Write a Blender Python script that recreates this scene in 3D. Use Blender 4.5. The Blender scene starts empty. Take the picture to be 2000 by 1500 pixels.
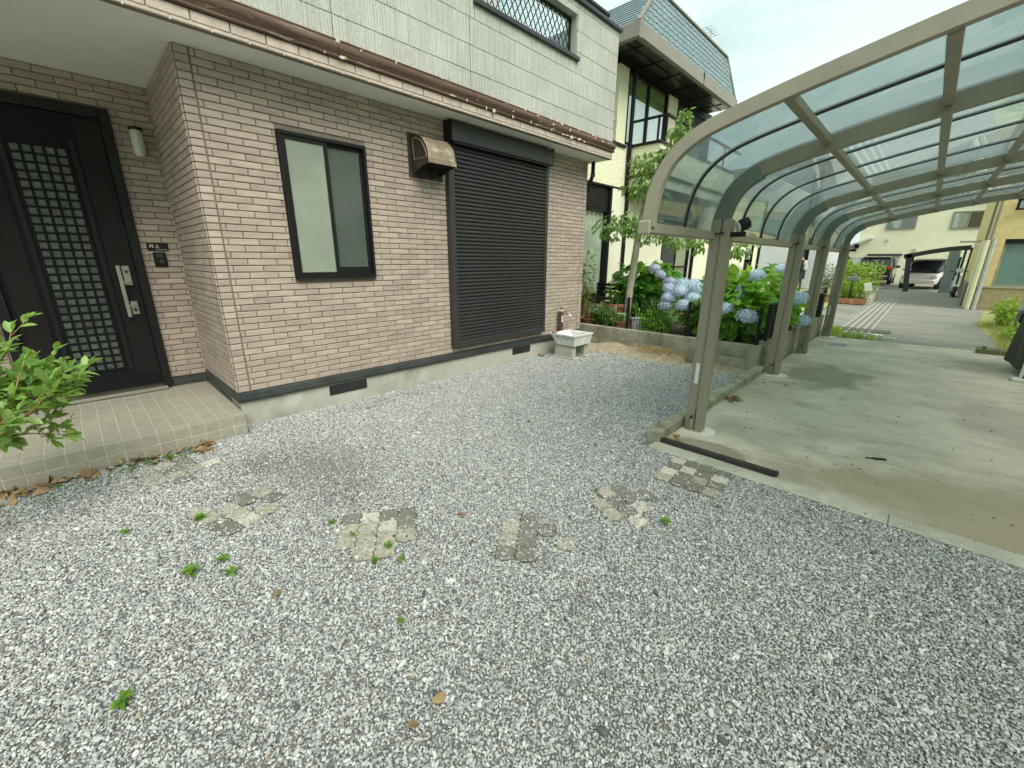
import bpy, bmesh, math, random
import numpy as np
from mathutils import Vector, Matrix, Euler
random.seed(7); np.random.seed(7)
S = bpy.context.scene
COL = S.collection
rad = math.radians
# ------------------------------------------------------------------ camera, sky, sun, exposure
cam_d = bpy.data.cameras.new('camera'); cam = bpy.data.objects.new('camera', cam_d); COL.objects.link(cam)
PITCH, YAW, ROLL, CAMH, FPX = rad(16.7), rad(44.0), rad(0.28), 1.4, 811.0
_H = Vector((-math.sin(YAW), math.cos(YAW), 0)); _R0 = Vector((math.cos(YAW), math.sin(YAW), 0)); _Z = Vector((0, 0, 1))
_F = math.cos(PITCH)*_H - math.sin(PITCH)*_Z; _U0 = math.sin(PITCH)*_H + math.cos(PITCH)*_Z
_R = math.cos(ROLL)*_R0 + math.sin(ROLL)*_U0; _U = -math.sin(ROLL)*_R0 + math.cos(ROLL)*_U0
cam.matrix_world = Matrix(((_R.x, _U.x, -_F.x, 0), (_R.y, _U.y, -_F.y, 0), (_R.z, _U.z, -_F.z, CAMH), (0, 0, 0, 1)))
cam_d.sensor_width = 36; cam_d.lens = FPX/2000*36; cam_d.clip_start = 0.02; cam_d.clip_end = 600
S.camera = cam
SUN_EL, SUN_AZ = rad(50), rad(108)      # azimuth measured from +Y clockwise
w = bpy.data.worlds.new('World'); S.world = w; w.use_nodes = True
nt = w.node_tree; nt.nodes.clear()
out = nt.nodes.new('ShaderNodeOutputWorld'); bg = nt.nodes.new('ShaderNodeBackground')
sky = nt.nodes.new('ShaderNodeTexSky'); sky.sky_type = 'NISHITA'; sky.sun_disc = False
sky.sun_elevation = SUN_EL; sky.sun_rotation = SUN_AZ; sky.air_density = 1.2; sky.dust_density = 3.0
tc = nt.nodes.new('ShaderNodeTexCoord'); mp = nt.nodes.new('ShaderNodeMapping'); mp.inputs['Scale'].default_value = (1.0, 1.0, 2.6)
nz = nt.nodes.new('ShaderNodeTexNoise'); nz.inputs['Scale'].default_value = 1.7; nz.inputs['Detail'].default_value = 6; nz.inputs['Roughness'].default_value = 0.52
rp = nt.nodes.new('ShaderNodeValToRGB')
rp.color_ramp.elements[0].position = 0.38; rp.color_ramp.elements[0].color = (2.05, 3.15, 2.85, 1)
rp.color_ramp.elements[1].position = 0.62; rp.color_ramp.elements[1].color = (4.1, 4.8, 4.45, 1)
mx = nt.nodes.new('ShaderNodeMix'); mx.data_type = 'RGBA'; mx.inputs[0].default_value = 0.86
nt.links.new(tc.outputs['Generated'], mp.inputs['Vector']); nt.links.new(mp.outputs['Vector'], nz.inputs['Vector'])
nt.links.new(nz.outputs['Fac'], rp.inputs['Fac']); nt.links.new(sky.outputs['Color'], mx.inputs[6]); nt.links.new(rp.outputs['Color'], mx.inputs[7])
nt.links.new(mx.outputs[2], bg.inputs['Color']); bg.inputs['Strength'].default_value = 0.1
nt.links.new(bg.outputs['Background'], out.inputs['Surface'])
sun_d = bpy.data.lights.new('sun', 'SUN'); sun_d.energy = 1.5; sun_d.angle = rad(45); sun_d.color = (1, 0.97, 0.9)
sun = bpy.data.objects.new('sun', sun_d); COL.objects.link(sun)
sd = Vector((math.sin(SUN_AZ)*math.cos(SUN_EL), math.cos(SUN_AZ)*math.cos(SUN_EL), math.sin(SUN_EL)))
sun.rotation_euler = sd.to_track_quat('Z', 'Y').to_euler(); sun.location = (5, -5, 12)
vs = S.view_settings; vs.view_transform = 'Standard'; vs.look = 'None'; vs.gamma = 1.0; vs.use_curve_mapping = False; vs.exposure = 1.3
S.cycles.max_bounces = 6; S.cycles.diffuse_bounces = 3; S.cycles.glossy_bounces = 3; S.cycles.transparent_max_bounces = 16; S.cycles.use_adaptive_sampling = True; S.cycles.adaptive_threshold = .03; S.cycles.use_light_tree = False

# ------------------------------------------------------------------ helpers
def sr(r, g, b):
    f = lambda c: (c/255/12.92) if c/255 <= 0.04045 else ((c/255+0.055)/1.055)**2.4
    return (f(r), f(g), f(b))
MATS = {}
def mat(name, col, col2=None, scale=8.0, rough=0.7, metal=0.0, bump=0.0, bscale=40.0, stretch=(1, 1, 1), rnd=0.0, spec=0.5, detail=5.0,
        lo=0.35, hi=0.65, spots=None, sscale=3.0, slo=0.55, shi=0.62, coat=0.0, bdist=0.01, trans=None, rough2=None, island=False, speck=None):
    """procedural Principled material: two colours mixed by noise, optional blotches, relief and per-object variation"""
    if name in MATS: return MATS[name]
    m = bpy.data.materials.new(name); m.use_nodes = True; n = m.node_tree.nodes; L = m.node_tree.links
    b = n['Principled BSDF']; b.inputs['Roughness'].default_value = rough; b.inputs['Metallic'].default_value = metal
    b.inputs['Specular IOR Level'].default_value = spec; b.inputs['Coat Weight'].default_value = coat
    t = n.new('ShaderNodeTexCoord'); mpn = n.new('ShaderNodeMapping'); mpn.inputs['Scale'].default_value = stretch
    L.new(t.outputs['Object'], mpn.inputs['Vector'])
    vec = mpn.outputs['Vector']
    if rnd or island:
        oi = n.new('ShaderNodeObjectInfo')
        va = n.new('ShaderNodeVectorMath'); va.operation = 'MULTIPLY_ADD'
        cb = n.new('ShaderNodeCombineXYZ')
        if island:
            ge = n.new('ShaderNodeNewGeometry'); ad = n.new('ShaderNodeMath'); ad.operation = 'ADD'
            L.new(oi.outputs['Random'], ad.inputs[0]); L.new(ge.outputs['Random Per Island'], ad.inputs[1])
            fr = n.new('ShaderNodeMath'); fr.operation = 'FRACT'; L.new(ad.outputs[0], fr.inputs[0]); rv = fr.outputs[0]
        else: rv = oi.outputs['Random']
        for k in range(3): L.new(rv, cb.inputs[k])
        va.inputs[1].default_value = (37.0, 19.0, 53.0)
        L.new(cb.outputs[0], va.inputs[0]); L.new(vec, va.inputs[2]); vec = va.outputs[0]
    cur = None
    rgb = n.new('ShaderNodeRGB'); rgb.outputs[0].default_value = (*col, 1); cur = rgb.outputs[0]
    if col2 is not None:
        x = n.new('ShaderNodeTexNoise'); x.inputs['Scale'].default_value = scale; x.inputs['Detail'].default_value = detail; x.inputs['Roughness'].default_value = 0.6
        L.new(vec, x.inputs['Vector'])
        mr = n.new('ShaderNodeMapRange'); mr.inputs[1].default_value = lo; mr.inputs[2].default_value = hi; L.new(x.outputs['Fac'], mr.inputs[0])
        q = n.new('ShaderNodeMix'); q.data_type = 'RGBA'; L.new(mr.outputs[0], q.inputs[0]); L.new(cur, q.inputs[6]); q.inputs[7].default_value = (*col2, 1); cur = q.outputs[2]
    if spots is not None:
        x = n.new('ShaderNodeTexNoise'); x.inputs['Scale'].default_value = sscale; x.inputs['Detail'].default_value = 8; x.inputs['Roughness'].default_value = 0.65
        va2 = n.new('ShaderNodeVectorMath'); va2.operation = 'ADD'; va2.inputs[1].default_value = (11.3, 4.7, 7.9); L.new(vec, va2.inputs[0]); L.new(va2.outputs[0], x.inputs['Vector'])
        mr = n.new('ShaderNodeMapRange'); mr.inputs[1].default_value = slo; mr.inputs[2].default_value = shi; L.new(x.outputs['Fac'], mr.inputs[0])
        q = n.new('ShaderNodeMix'); q.data_type = 'RGBA'; L.new(mr.outputs[0], q.inputs[0]); L.new(cur, q.inputs[6]); q.inputs[7].default_value = (*spots, 1); cur = q.outputs[2]
    if speck is not None:
        x = n.new('ShaderNodeTexNoise'); x.inputs['Scale'].default_value = speck[1]; x.inputs['Detail'].default_value = 6; x.inputs['Roughness'].default_value = 0.75; L.new(vec, x.inputs['Vector'])
        mr = n.new('ShaderNodeMapRange'); mr.inputs[1].default_value = speck[2]; mr.inputs[2].default_value = speck[3]; mr.inputs[4].default_value = .75; L.new(x.outputs['Fac'], mr.inputs[0])
        q = n.new('ShaderNodeMix'); q.data_type = 'RGBA'; L.new(mr.outputs[0], q.inputs[0]); L.new(cur, q.inputs[6]); q.inputs[7].default_value = (*speck[0], 1); cur = q.outputs[2]
    if rnd:
        hs = n.new('ShaderNodeHueSaturation'); mr = n.new('ShaderNodeMapRange'); mr.inputs[3].default_value = 1-rnd; mr.inputs[4].default_value = 1+rnd
        L.new(rv, mr.inputs[0]); L.new(mr.outputs[0], hs.inputs['Value']); L.new(cur, hs.inputs['Color'])
        mr2 = n.new('ShaderNodeMapRange'); mr2.inputs[3].default_value = 0.5-rnd*0.06; mr2.inputs[4].default_value = 0.5+rnd*0.06
        mm = n.new('ShaderNodeMath'); mm.operation = 'MULTIPLY'; mm.inputs[1].default_value = 7.31; L.new(rv, mm.inputs[0])
        f2 = n.new('ShaderNodeMath'); f2.operation = 'FRACT'; L.new(mm.outputs[0], f2.inputs[0]); L.new(f2.outputs[0], mr2.inputs[0]); L.new(mr2.outputs[0], hs.inputs['Hue'])
        cur = hs.outputs['Color']
    L.new(cur, b.inputs['Base Color'])
    if bump:
        x = n.new('ShaderNodeTexNoise'); x.inputs['Scale'].default_value = bscale; x.inputs['Detail'].default_value = 4; L.new(vec, x.inputs['Vector'])
        bp = n.new('ShaderNodeBump'); bp.inputs['Strength'].default_value = bump; bp.inputs['Distance'].default_value = bdist
        L.new(x.outputs['Fac'], bp.inputs['Height']); L.new(bp.outputs['Normal'], b.inputs['Normal'])
        if rough2 is not None:
            mr = n.new('ShaderNodeMapRange'); mr.inputs[3].default_value = rough; mr.inputs[4].default_value = rough2; L.new(x.outputs['Fac'], mr.inputs[0]); L.new(mr.outputs[0], b.inputs['Roughness'])
    if trans is not None:      # thin leaf: part of the light passes through
        tr = n.new('ShaderNodeBsdfTranslucent'); tr.inputs['Color'].default_value = (*trans, 1)
        ms = n.new('ShaderNodeMixShader'); ms.inputs[0].default_value = 0.35
        L.new(b.outputs[0], ms.inputs[1]); L.new(tr.outputs[0], ms.inputs[2]); L.new(ms.outputs[0], n['Material Output'].inputs['Surface'])
    MATS[name] = m
    return m
def sheet_mat(name, tint, ior=1.5, rough=0.02, boost=1.0, dirt=0.0):
    """thin clear or tinted sheet (glass, acrylic): tinted see-through plus mirror reflection by Fresnel"""
    m = bpy.data.materials.new(name); m.use_nodes = True; n = m.node_tree.nodes; L = m.node_tree.links; n.clear()
    o = n.new('ShaderNodeOutputMaterial'); tr = n.new('ShaderNodeBsdfTransparent'); tr.inputs[0].default_value = (*tint, 1)
    gl = n.new('ShaderNodeBsdfGlossy'); gl.inputs['Roughness'].default_value = rough; gl.inputs['Color'].default_value = (1, 1, 1, 1)
    fr = n.new('ShaderNodeFresnel'); fr.inputs[0].default_value = ior
    mu = n.new('ShaderNodeMath'); mu.operation = 'MULTIPLY'; mu.inputs[1].default_value = boost; mu.use_clamp = True; L.new(fr.outputs[0], mu.inputs[0])
    ge = n.new('ShaderNodeNewGeometry'); iv = n.new('ShaderNodeMath'); iv.operation = 'SUBTRACT'; iv.inputs[0].default_value = 1; L.new(ge.outputs['Backfacing'], iv.inputs[1])
    m3 = n.new('ShaderNodeMath'); m3.operation = 'MULTIPLY'; L.new(mu.outputs[0], m3.inputs[0]); L.new(iv.outputs[0], m3.inputs[1]); mu = m3
    ms = n.new('ShaderNodeMixShader'); L.new(mu.outputs[0], ms.inputs[0]); L.new(tr.outputs[0], ms.inputs[1]); L.new(gl.outputs[0], ms.inputs[2])
    last = ms.outputs[0]
    if dirt:
        df = n.new('ShaderNodeBsdfTranslucent'); df.inputs[0].default_value = (0.62, 0.66, 0.66, 1)
        t = n.new('ShaderNodeTexCoord'); x = n.new('ShaderNodeTexNoise'); x.inputs['Scale'].default_value = 3; x.inputs['Detail'].default_value = 8; L.new(t.outputs['Object'], x.inputs['Vector'])
        mr = n.new('ShaderNodeMapRange'); mr.inputs[1].default_value = 0.4; mr.inputs[2].default_value = 0.8; mr.inputs[3].default_value = dirt*.5; mr.inputs[4].default_value = dirt; L.new(x.outputs['Fac'], mr.inputs[0])
        m2 = n.new('ShaderNodeMixShader'); L.new(mr.outputs[0], m2.inputs[0]); L.new(last, m2.inputs[1]); L.new(df.outputs[0], m2.inputs[2]); last = m2.outputs[0]
    L.new(last, o.inputs['Surface']); MATS[name] = m
    return m

class MB:
    """collects boxes, tubes, prisms; build() links them as ONE mesh object"""
    def __init__(s): s.v = []; s.f = []; s.mi = []; s.k = 0
    def add(s, vs, fs):
        o = len(s.v); s.v += [tuple(p) for p in vs]; s.f += [tuple(o+i for i in f) for f in fs]; s.mi += [s.k]*len(fs); return s
    def box(s, x0, x1, y0, y1, z0, z1):
        return s.add([(x0,y0,z0),(x1,y0,z0),(x1,y1,z0),(x0,y1,z0),(x0,y0,z1),(x1,y0,z1),(x1,y1,z1),(x0,y1,z1)],
                     [(0,3,2,1),(4,5,6,7),(0,1,5,4),(1,2,6,5),(2,3,7,6),(3,0,4,7)])
    def bbox(s, x0, x1, y0, y1, z0, z1, b=0.004):
        """box with chamfered edges"""
        b = min(b, (x1-x0)*.45, (y1-y0)*.45, (z1-z0)*.45)
        bm = bmesh.new(); bmesh.ops.create_cube(bm, size=1)
        for q in bm.verts: q.co = Vector((x0 if q.co.x < 0 else x1, y0 if q.co.y < 0 else y1, z0 if q.co.z < 0 else z1))
        bmesh.ops.bevel(bm, geom=bm.edges[:], offset=b, segments=1, affect='EDGES')
        bm.verts.index_update(); s.add([q.co[:] for q in bm.verts], [[q.index for q in f.verts] for f in bm.faces]); bm.free(); return s
    def obox(s, c, ax, ay, az):
        c, ax, ay, az = Vector(c), Vector(ax), Vector(ay), Vector(az)
        P = [c+i*ax+j*ay+k*az for k in (-1, 1) for (i, j) in ((-1,-1),(1,-1),(1,1),(-1,1))]
        return s.add(P, [(0,3,2,1),(4,5,6,7),(0,1,5,4),(1,2,6,5),(2,3,7,6),(3,0,4,7)])
    def bar(s, a, b, wd, ht=None, up=(0, 0, 1)):
        a, b = Vector(a), Vector(b); d = (b-a); l = d.length; d.normalize(); u = Vector(up)
        if abs(d.dot(u)) > .98: u = Vector((0, 1, 0))
        sx = d.cross(u).normalized(); u2 = sx.cross(d).normalized(); ht = ht or wd
        return s.obox((a+b)/2, d*l/2, sx*wd/2, u2*ht/2)
    def tube(s, pts, r, n=8, cap=True):
        pts = [Vector(p) for p in pts]; N = len(pts); rs = r if isinstance(r, (list, tuple)) else [r]*N
        o = []; prev = None
        for i, p in enumerate(pts):
            t = (pts[min(i+1, N-1)]-pts[max(i-1, 0)]).normalized()
            if prev is None:
                a = Vector((0, 0, 1)) if abs(t.z) < .9 else Vector((1, 0, 0)); prev = t.cross(a).normalized()
            else: prev = (prev - t*prev.dot(t)).normalized()
            q = t.cross(prev)
            o += [p + rs[i]*(math.cos(2*math.pi*k/n)*prev + math.sin(2*math.pi*k/n)*q) for k in range(n)]
        f = [(i*n+k, i*n+(k+1) % n, (i+1)*n+(k+1) % n, (i+1)*n+k) for i in range(N-1) for k in range(n)]
        if cap: f += [tuple(range(n-1, -1, -1)), tuple((N-1)*n+k for k in range(n))]
        return s.add(o, f)
    def lathe(s, prof, c=(0, 0, 0), n=20, axis='z'):
        o = []; c = Vector(c)
        for (r, z) in prof:
            for k in range(n):
                a = 2*math.pi*k/n; p = (r*math.cos(a), r*math.sin(a), z)
                if axis == 'x': p = (p[2], p[0], p[1])
                if axis == 'y': p = (p[0], p[2], p[1])
                o.append(c+Vector(p))
        f = [(i*n+k, i*n+(k+1) % n, (i+1)*n+(k+1) % n, (i+1)*n+k) for i in range(len(prof)-1) for k in range(n)]
        f += [tuple(range(n-1, -1, -1)), tuple((len(prof)-1)*n+k for k in range(n))]
        return s.add(o, f)
    def prism(s, poly, a0, a1, axis='y'):
        """polygon (u,v) extruded along axis: y -> (x,z) polygon, x -> (y,z) polygon, z -> (x,y) polygon"""
        P = lambda u, v, a: (u, a, v) if axis == 'y' else (a, u, v) if axis == 'x' else (u, v, a)
        n = len(poly)
        return s.add([P(u, v, a0) for u, v in poly]+[P(u, v, a1) for u, v in poly],
                     [tuple(range(n)), tuple(range(2*n-1, n-1, -1))]+[(i, i+n, (i+1) % n+n, (i+1) % n) for i in range(n)])
    def quad(s, a, b, c, d): return s.add([a, b, c, d], [(0, 1, 2, 3)])
    def mesh(s, name, mats, smooth=False, fix=True):
        me = bpy.data.meshes.new(name); me.from_pydata(s.v, [], s.f)
        for m in (mats if isinstance(mats, (list, tuple)) else [mats]): me.materials.append(m)
        if any(s.mi): me.polygons.foreach_set('material_index', s.mi)
        if fix:
            bm = bmesh.new(); bm.from_mesh(me); bmesh.ops.recalc_face_normals(bm, faces=bm.faces); bm.to_mesh(me); bm.free()
        if smooth:
            me.polygons.foreach_set('use_smooth', [True]*len(me.polygons))
            if smooth != 'all': me.set_sharp_from_angle(angle=rad(38))
        me.update(); return me
    def build(s, name, mats, parent=None, smooth=False, **kw):
        return link(name, s.mesh(name, mats, smooth), parent, **kw)
def link(name, me, parent=None, loc=(0, 0, 0), rot=(0, 0, 0), scl=(1, 1, 1), kind=None, label=None):
    o = bpy.data.objects.new(name, me); COL.objects.link(o); o.location = loc; o.rotation_euler = rot; o.scale = scl
    if parent is not None:
        o.parent = parent
        if parent.parent is None: o.matrix_parent_inverse = Matrix.Translation(-Vector(parent.location))
    if kind: o['kind'] = kind
    if label: o['label'] = label
    return o
def thing(name, label, cat, loc=(0, 0, 0), group=None):
    o = bpy.data.objects.new(name, None); COL.objects.link(o); o.location = loc; o.empty_display_size = 0.1
    return tag(o, label, cat, group)
def tag(o, label, cat, group=None):
    o['label'] = label; o['category'] = cat
    if group: o['group'] = group
    return o
def struct(o): o['kind'] = 'structure'; return o
def stuff(o, label=None, cat=None):
    o['kind'] = 'stuff'
    if label: o['label'] = label; o['category'] = cat
    return o
def B(name, m, parent, *boxes, bev=0.0, **kw):
    b = MB()
    for q in boxes: b.bbox(*q, b=bev) if bev else b.box(*q)
    return b.build(name, m, parent, **kw)
def crom(P, n=6):
    P = [Vector((p[0], p[1])) for p in P]; o = []
    Q = [P[0]*2-P[1]]+P+[P[-1]*2-P[-2]]
    for i in range(1, len(Q)-2):
        a, b, c, d = Q[i-1:i+3]
        for k in range(n):
            t = k/n; o.append(.5*((2*b)+(c-a)*t+(2*a-5*b+4*c-d)*t*t+(3*b-a-3*c+d)*t**3))
    o.append(P[-1]); return [(p.x, p.y) for p in o]
def offs(P, d):
    o = []
    for i, p in enumerate(P):
        a, b = Vector(P[max(i-1, 0)]), Vector(P[min(i+1, len(P)-1)]); t = (b-a).normalized(); o.append((p[0]+t.y*d, p[1]-t.x*d))
    return o
def project(p):
    v = Vector(p)-Vector((0, 0, CAMH)); z = v.dot(_F)
    if z < .05: return (-9999, -9999, z)
    return (1000+FPX*v.dot(_R)/z, 750-FPX*v.dot(_U)/z, z)
# ------------------------------------------------------------------ materials
M_brick = mat('brick_siding', sr(181,165,150), sr(159,144,131), scale=9, stretch=(1, .35, 1.6), rough=.75, bump=.5, bscale=60, rnd=.09, island=True, spots=sr(206,196,184), sscale=34, slo=.62, shi=.72, bdist=.004)
M_mortar = mat('brick_joint', sr(136,125,114), sr(118,108,98), scale=20, rough=.9)
M_pale_brick = mat('pale_brick_fascia', sr(196,182,166), sr(176,160,146), scale=14, rough=.8, bump=.4, bscale=60, rnd=.06, island=True, spots=sr(120,84,62), sscale=5, slo=.62, shi=.75, bdist=.004)
M_soffit = mat('soffit_paint', sr(240,240,230), sr(234,235,224), scale=2.5, rough=.8, bump=.08, bscale=180)
M_found = mat('foundation_render', sr(186,184,172), sr(168,166,152), scale=3, rough=.85, bump=.35, bscale=120, spots=sr(140,138,122), sscale=1.6, slo=.55, shi=.75, bdist=.003)
M_black = mat('black_aluminium', (.010,.011,.011), (.016,.016,.016), scale=30, rough=.42, spec=.22, bump=.05, bscale=200)
M_black2 = mat('black_shutter', (.034,.035,.034), (.046,.046,.045), scale=14, spec=.45, rough=.36, stretch=(1, .15, 1), bump=.08, bscale=120)
M_trim = mat('dark_drip_trim', (.035,.04,.04), (.06,.065,.062), scale=6, spec=.3, rough=.5, bump=.1, bscale=80)
M_siding = mat('ribbed_siding', sr(194,196,185), sr(182,184,173), scale=1.6, rough=.85, spots=sr(170,171,162), sscale=1.1, slo=.5, shi=.85)
def rib_relief(m, sy, sz, strength, dist):
    n = m.node_tree.nodes; L = m.node_tree.links; b = n['Principled BSDF']
    t = n.new('ShaderNodeTexCoord'); mp = n.new('ShaderNodeMapping'); mp.inputs['Scale'].default_value = (1, sy, sz); L.new(t.outputs['Object'], mp.inputs[0])
    x = n.new('ShaderNodeTexNoise'); x.inputs['Scale'].default_value = 1; x.inputs['Detail'].default_value = 3; x.inputs['Roughness'].default_value = .6; L.new(mp.outputs[0], x.inputs['Vector'])
    bp = n.new('ShaderNodeBump'); bp.inputs['Strength'].default_value = strength; bp.inputs['Distance'].default_value = dist; L.new(x.outputs['Fac'], bp.inputs['Height']); L.new(bp.outputs[0], b.inputs['Normal'])
rib_relief(M_siding, 40, 26, .8, .012)
M_mould = mat('brown_moulding', sr(112,92,79), sr(86,70,60), scale=7, stretch=(1, .25, 2), rough=.85, spec=.15, bump=.5, bscale=30, spots=sr(66,52,40), sscale=4, slo=.58, shi=.68, speck=(sr(206,196,172), 9, .62, .66))
M_flake = mat('peeling_paint', sr(222,214,190), sr(190,176,150), scale=30, rough=.8)
M_tile = mat('porch_tile', sr(162,158,142), sr(150,146,130), scale=20, rough=.55, bump=.25, bscale=90, rnd=.045, bdist=.003, spots=sr(140,132,112), sscale=2, slo=.6, shi=.8)
M_grout = mat('tile_grout', sr(204,200,184), sr(184,180,162), scale=12, rough=.9)
M_door = mat('door_skin', (.007,.009,.010), (.011,.012,.013), scale=60, stretch=(1, 3, .1), rough=.5, spec=.12, bump=.08, bscale=90)
M_door2 = mat('door_skin_brown', (.012,.011,.011), (.018,.015,.015), scale=60, stretch=(1, 3, .1), rough=.5, spec=.15, bump=.08, bscale=90)
M_steel = mat('brushed_steel', sr(196,194,184), sr(176,174,164), scale=40, stretch=(1, 4, .3), rough=.3, metal=.85)
M_paneglass = mat('frosted_pane', sr(90,96,88), sr(58,64,58), scale=9, rough=.22, bump=.5, bscale=55, rnd=.16, spec=.6, bdist=.004)
M_frost = mat('frosted_glass', sr(150,158,142), sr(138,146,130), scale=2, rough=.07, bump=.06, bscale=160, spec=.6, bdist=.002)
M_frost2 = mat('patterned_glass', sr(74,84,77), sr(86,96,88), scale=1.2, rough=.09, bump=.12, bscale=150, spec=.7, bdist=.003)
M_white = mat('white_paint', sr(225,225,218), sr(205,205,196), scale=4, rough=.6)
M_conc = mat('concrete_pale', sr(190,188,172), sr(168,166,150), scale=5, rough=.85, bump=.3, bscale=90, spots=sr(150,148,128), sscale=2.2, slo=.5, shi=.75, bdist=.003)
M_resin = mat('sink_mortar', sr(226,226,220), sr(200,200,192), scale=9, rough=.6, bump=.2, bscale=60, spots=sr(166,164,152), sscale=6, slo=.58, shi=.72, bdist=.002)
M_hood = mat('weathered_hood', sr(150,128,110), sr(120,104,88), scale=9, rough=.5, spots=sr(176,176,140), sscale=14, slo=.5, shi=.7, bump=.2, bscale=90, metal=.2)
M_hoodside = mat('hood_side', sr(58,52,46), sr(44,40,36), scale=12, rough=.5)
M_gravel = None

# ------------------------------------------------------------------ ground sheets
M_base = mat('far_ground', sr(150,148,136), sr(120,120,108), scale=.6, rough=.95)
M_bed = mat('gravel_bed', sr(136,135,129), sr(96,95,90), scale=120, rough=.95, bump=.8, bscale=90, spots=sr(112,98,78), sscale=1.3, slo=.56, shi=.7, bdist=.006)
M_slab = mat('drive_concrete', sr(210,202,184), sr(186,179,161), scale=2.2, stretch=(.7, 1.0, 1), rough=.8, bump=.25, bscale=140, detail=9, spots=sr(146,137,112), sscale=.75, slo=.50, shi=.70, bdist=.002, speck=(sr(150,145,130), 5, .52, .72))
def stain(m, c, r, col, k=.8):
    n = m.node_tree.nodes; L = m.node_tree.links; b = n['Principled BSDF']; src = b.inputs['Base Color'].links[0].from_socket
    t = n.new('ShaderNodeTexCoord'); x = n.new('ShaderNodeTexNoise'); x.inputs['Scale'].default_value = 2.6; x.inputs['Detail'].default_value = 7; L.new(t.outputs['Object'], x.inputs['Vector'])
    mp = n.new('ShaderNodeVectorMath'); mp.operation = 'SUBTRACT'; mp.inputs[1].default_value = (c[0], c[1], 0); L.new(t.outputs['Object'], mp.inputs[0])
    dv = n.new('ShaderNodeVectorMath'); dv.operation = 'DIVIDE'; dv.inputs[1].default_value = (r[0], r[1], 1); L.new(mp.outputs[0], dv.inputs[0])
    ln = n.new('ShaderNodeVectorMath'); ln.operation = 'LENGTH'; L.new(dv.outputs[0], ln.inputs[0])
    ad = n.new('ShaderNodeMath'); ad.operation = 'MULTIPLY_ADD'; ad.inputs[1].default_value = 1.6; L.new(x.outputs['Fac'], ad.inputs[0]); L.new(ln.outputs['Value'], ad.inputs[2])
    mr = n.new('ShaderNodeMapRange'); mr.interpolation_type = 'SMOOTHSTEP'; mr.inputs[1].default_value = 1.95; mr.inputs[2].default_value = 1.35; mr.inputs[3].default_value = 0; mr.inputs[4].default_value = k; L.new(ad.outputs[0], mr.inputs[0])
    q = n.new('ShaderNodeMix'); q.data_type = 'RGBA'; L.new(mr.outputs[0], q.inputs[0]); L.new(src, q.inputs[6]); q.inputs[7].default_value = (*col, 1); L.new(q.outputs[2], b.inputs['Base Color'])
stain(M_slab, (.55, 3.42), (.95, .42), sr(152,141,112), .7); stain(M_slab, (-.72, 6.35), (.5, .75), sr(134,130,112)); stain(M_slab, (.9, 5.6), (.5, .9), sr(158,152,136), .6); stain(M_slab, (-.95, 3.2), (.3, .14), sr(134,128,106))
M_asph = mat('asphalt', sr(152,149,139), sr(128,126,118), scale=2.0, stretch=(.5, 1.2, 1), rough=.85, bump=.5, bscale=240, spots=sr(150,148,138), sscale=.5, slo=.52, shi=.7, bdist=.003)
M_soil = mat('garden_soil', sr(92,82,62), sr(66,58,42), scale=14, rough=.95, bump=1, bscale=22, bdist=.03)
M_lawn = mat('dry_lawn', sr(176,166,118), sr(138,148,78), scale=2.2, rough=.95, bump=.8, bscale=60, spots=sr(206,196,166), sscale=1.2)
def sheet(name, m, x0, x1, y0, y1, z):
    b = MB(); b.quad((x0,y0,z),(x1,y0,z),(x1,y1,z),(x0,y1,z)); return struct(b.build(name, m))
sheet('ground', M_base, -150, 150, -60, 240, -.03)
b = MB(); b.quad((-4.0,-4,-.004),(4.2,-4,-.004),(4.2,2.9,-.004),(-4.0,2.9,-.004)); b.quad((-4.2,2.9,-.004),(-1.3,2.9,-.004),(-1.3,6.1,-.004),(-4.2,6.1,-.004))
struct(b.build('gravel_bed', M_bed))
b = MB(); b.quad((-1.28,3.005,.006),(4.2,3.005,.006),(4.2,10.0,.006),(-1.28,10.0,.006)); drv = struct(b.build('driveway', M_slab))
for q_ in (((-.98,3.27),(-.62,3.34),(-.30,3.37)),):
    MB().tube([(x, y, .0063) for x, y in q_], .0016, 5).build('crack', M_mortar, drv)
b = MB(); b.quad((-1.3,10.0,.001),(4.5,10.0,.001),(4.5,60,.001),(-1.3,60,.001)); b.quad((-9,10.9,.001),(-1.3,10.9,.001),(-1.3,14.6,.001),(-9,14.6,.001)); struct(b.build('road', M_asph))
b = MB(); b.quad((-9,6.2,.29),(-1.42,6.2,.29),(-1.42,10.25,.29),(-9,10.25,.29)); b.quad((-9,10.25,.29),(-1.42,10.25,.29),(-1.42,10.3,-.03),(-9,10.3,-.03)); struct(b.build('garden_bed', M_soil))
sheet('lawn', M_lawn, -14, -2.1, 14.6, 26.5, .004)
# light concrete strip along the front edge of the drive, in sections with joints
strip = struct(MB().box(-1.3, 4.2, 2.865, 3.003, -.03, .006).build('edge_strip', M_mortar))
xs = [-1.3, -.93, .12, 1.2, 2.3, 3.4, 4.2]
for i in range(6): B('strip_section', M_conc, strip, (xs[i]+.002, xs[i+1]-.002, 2.868, 3.0, -.02, .0105), bev=.003)

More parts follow.
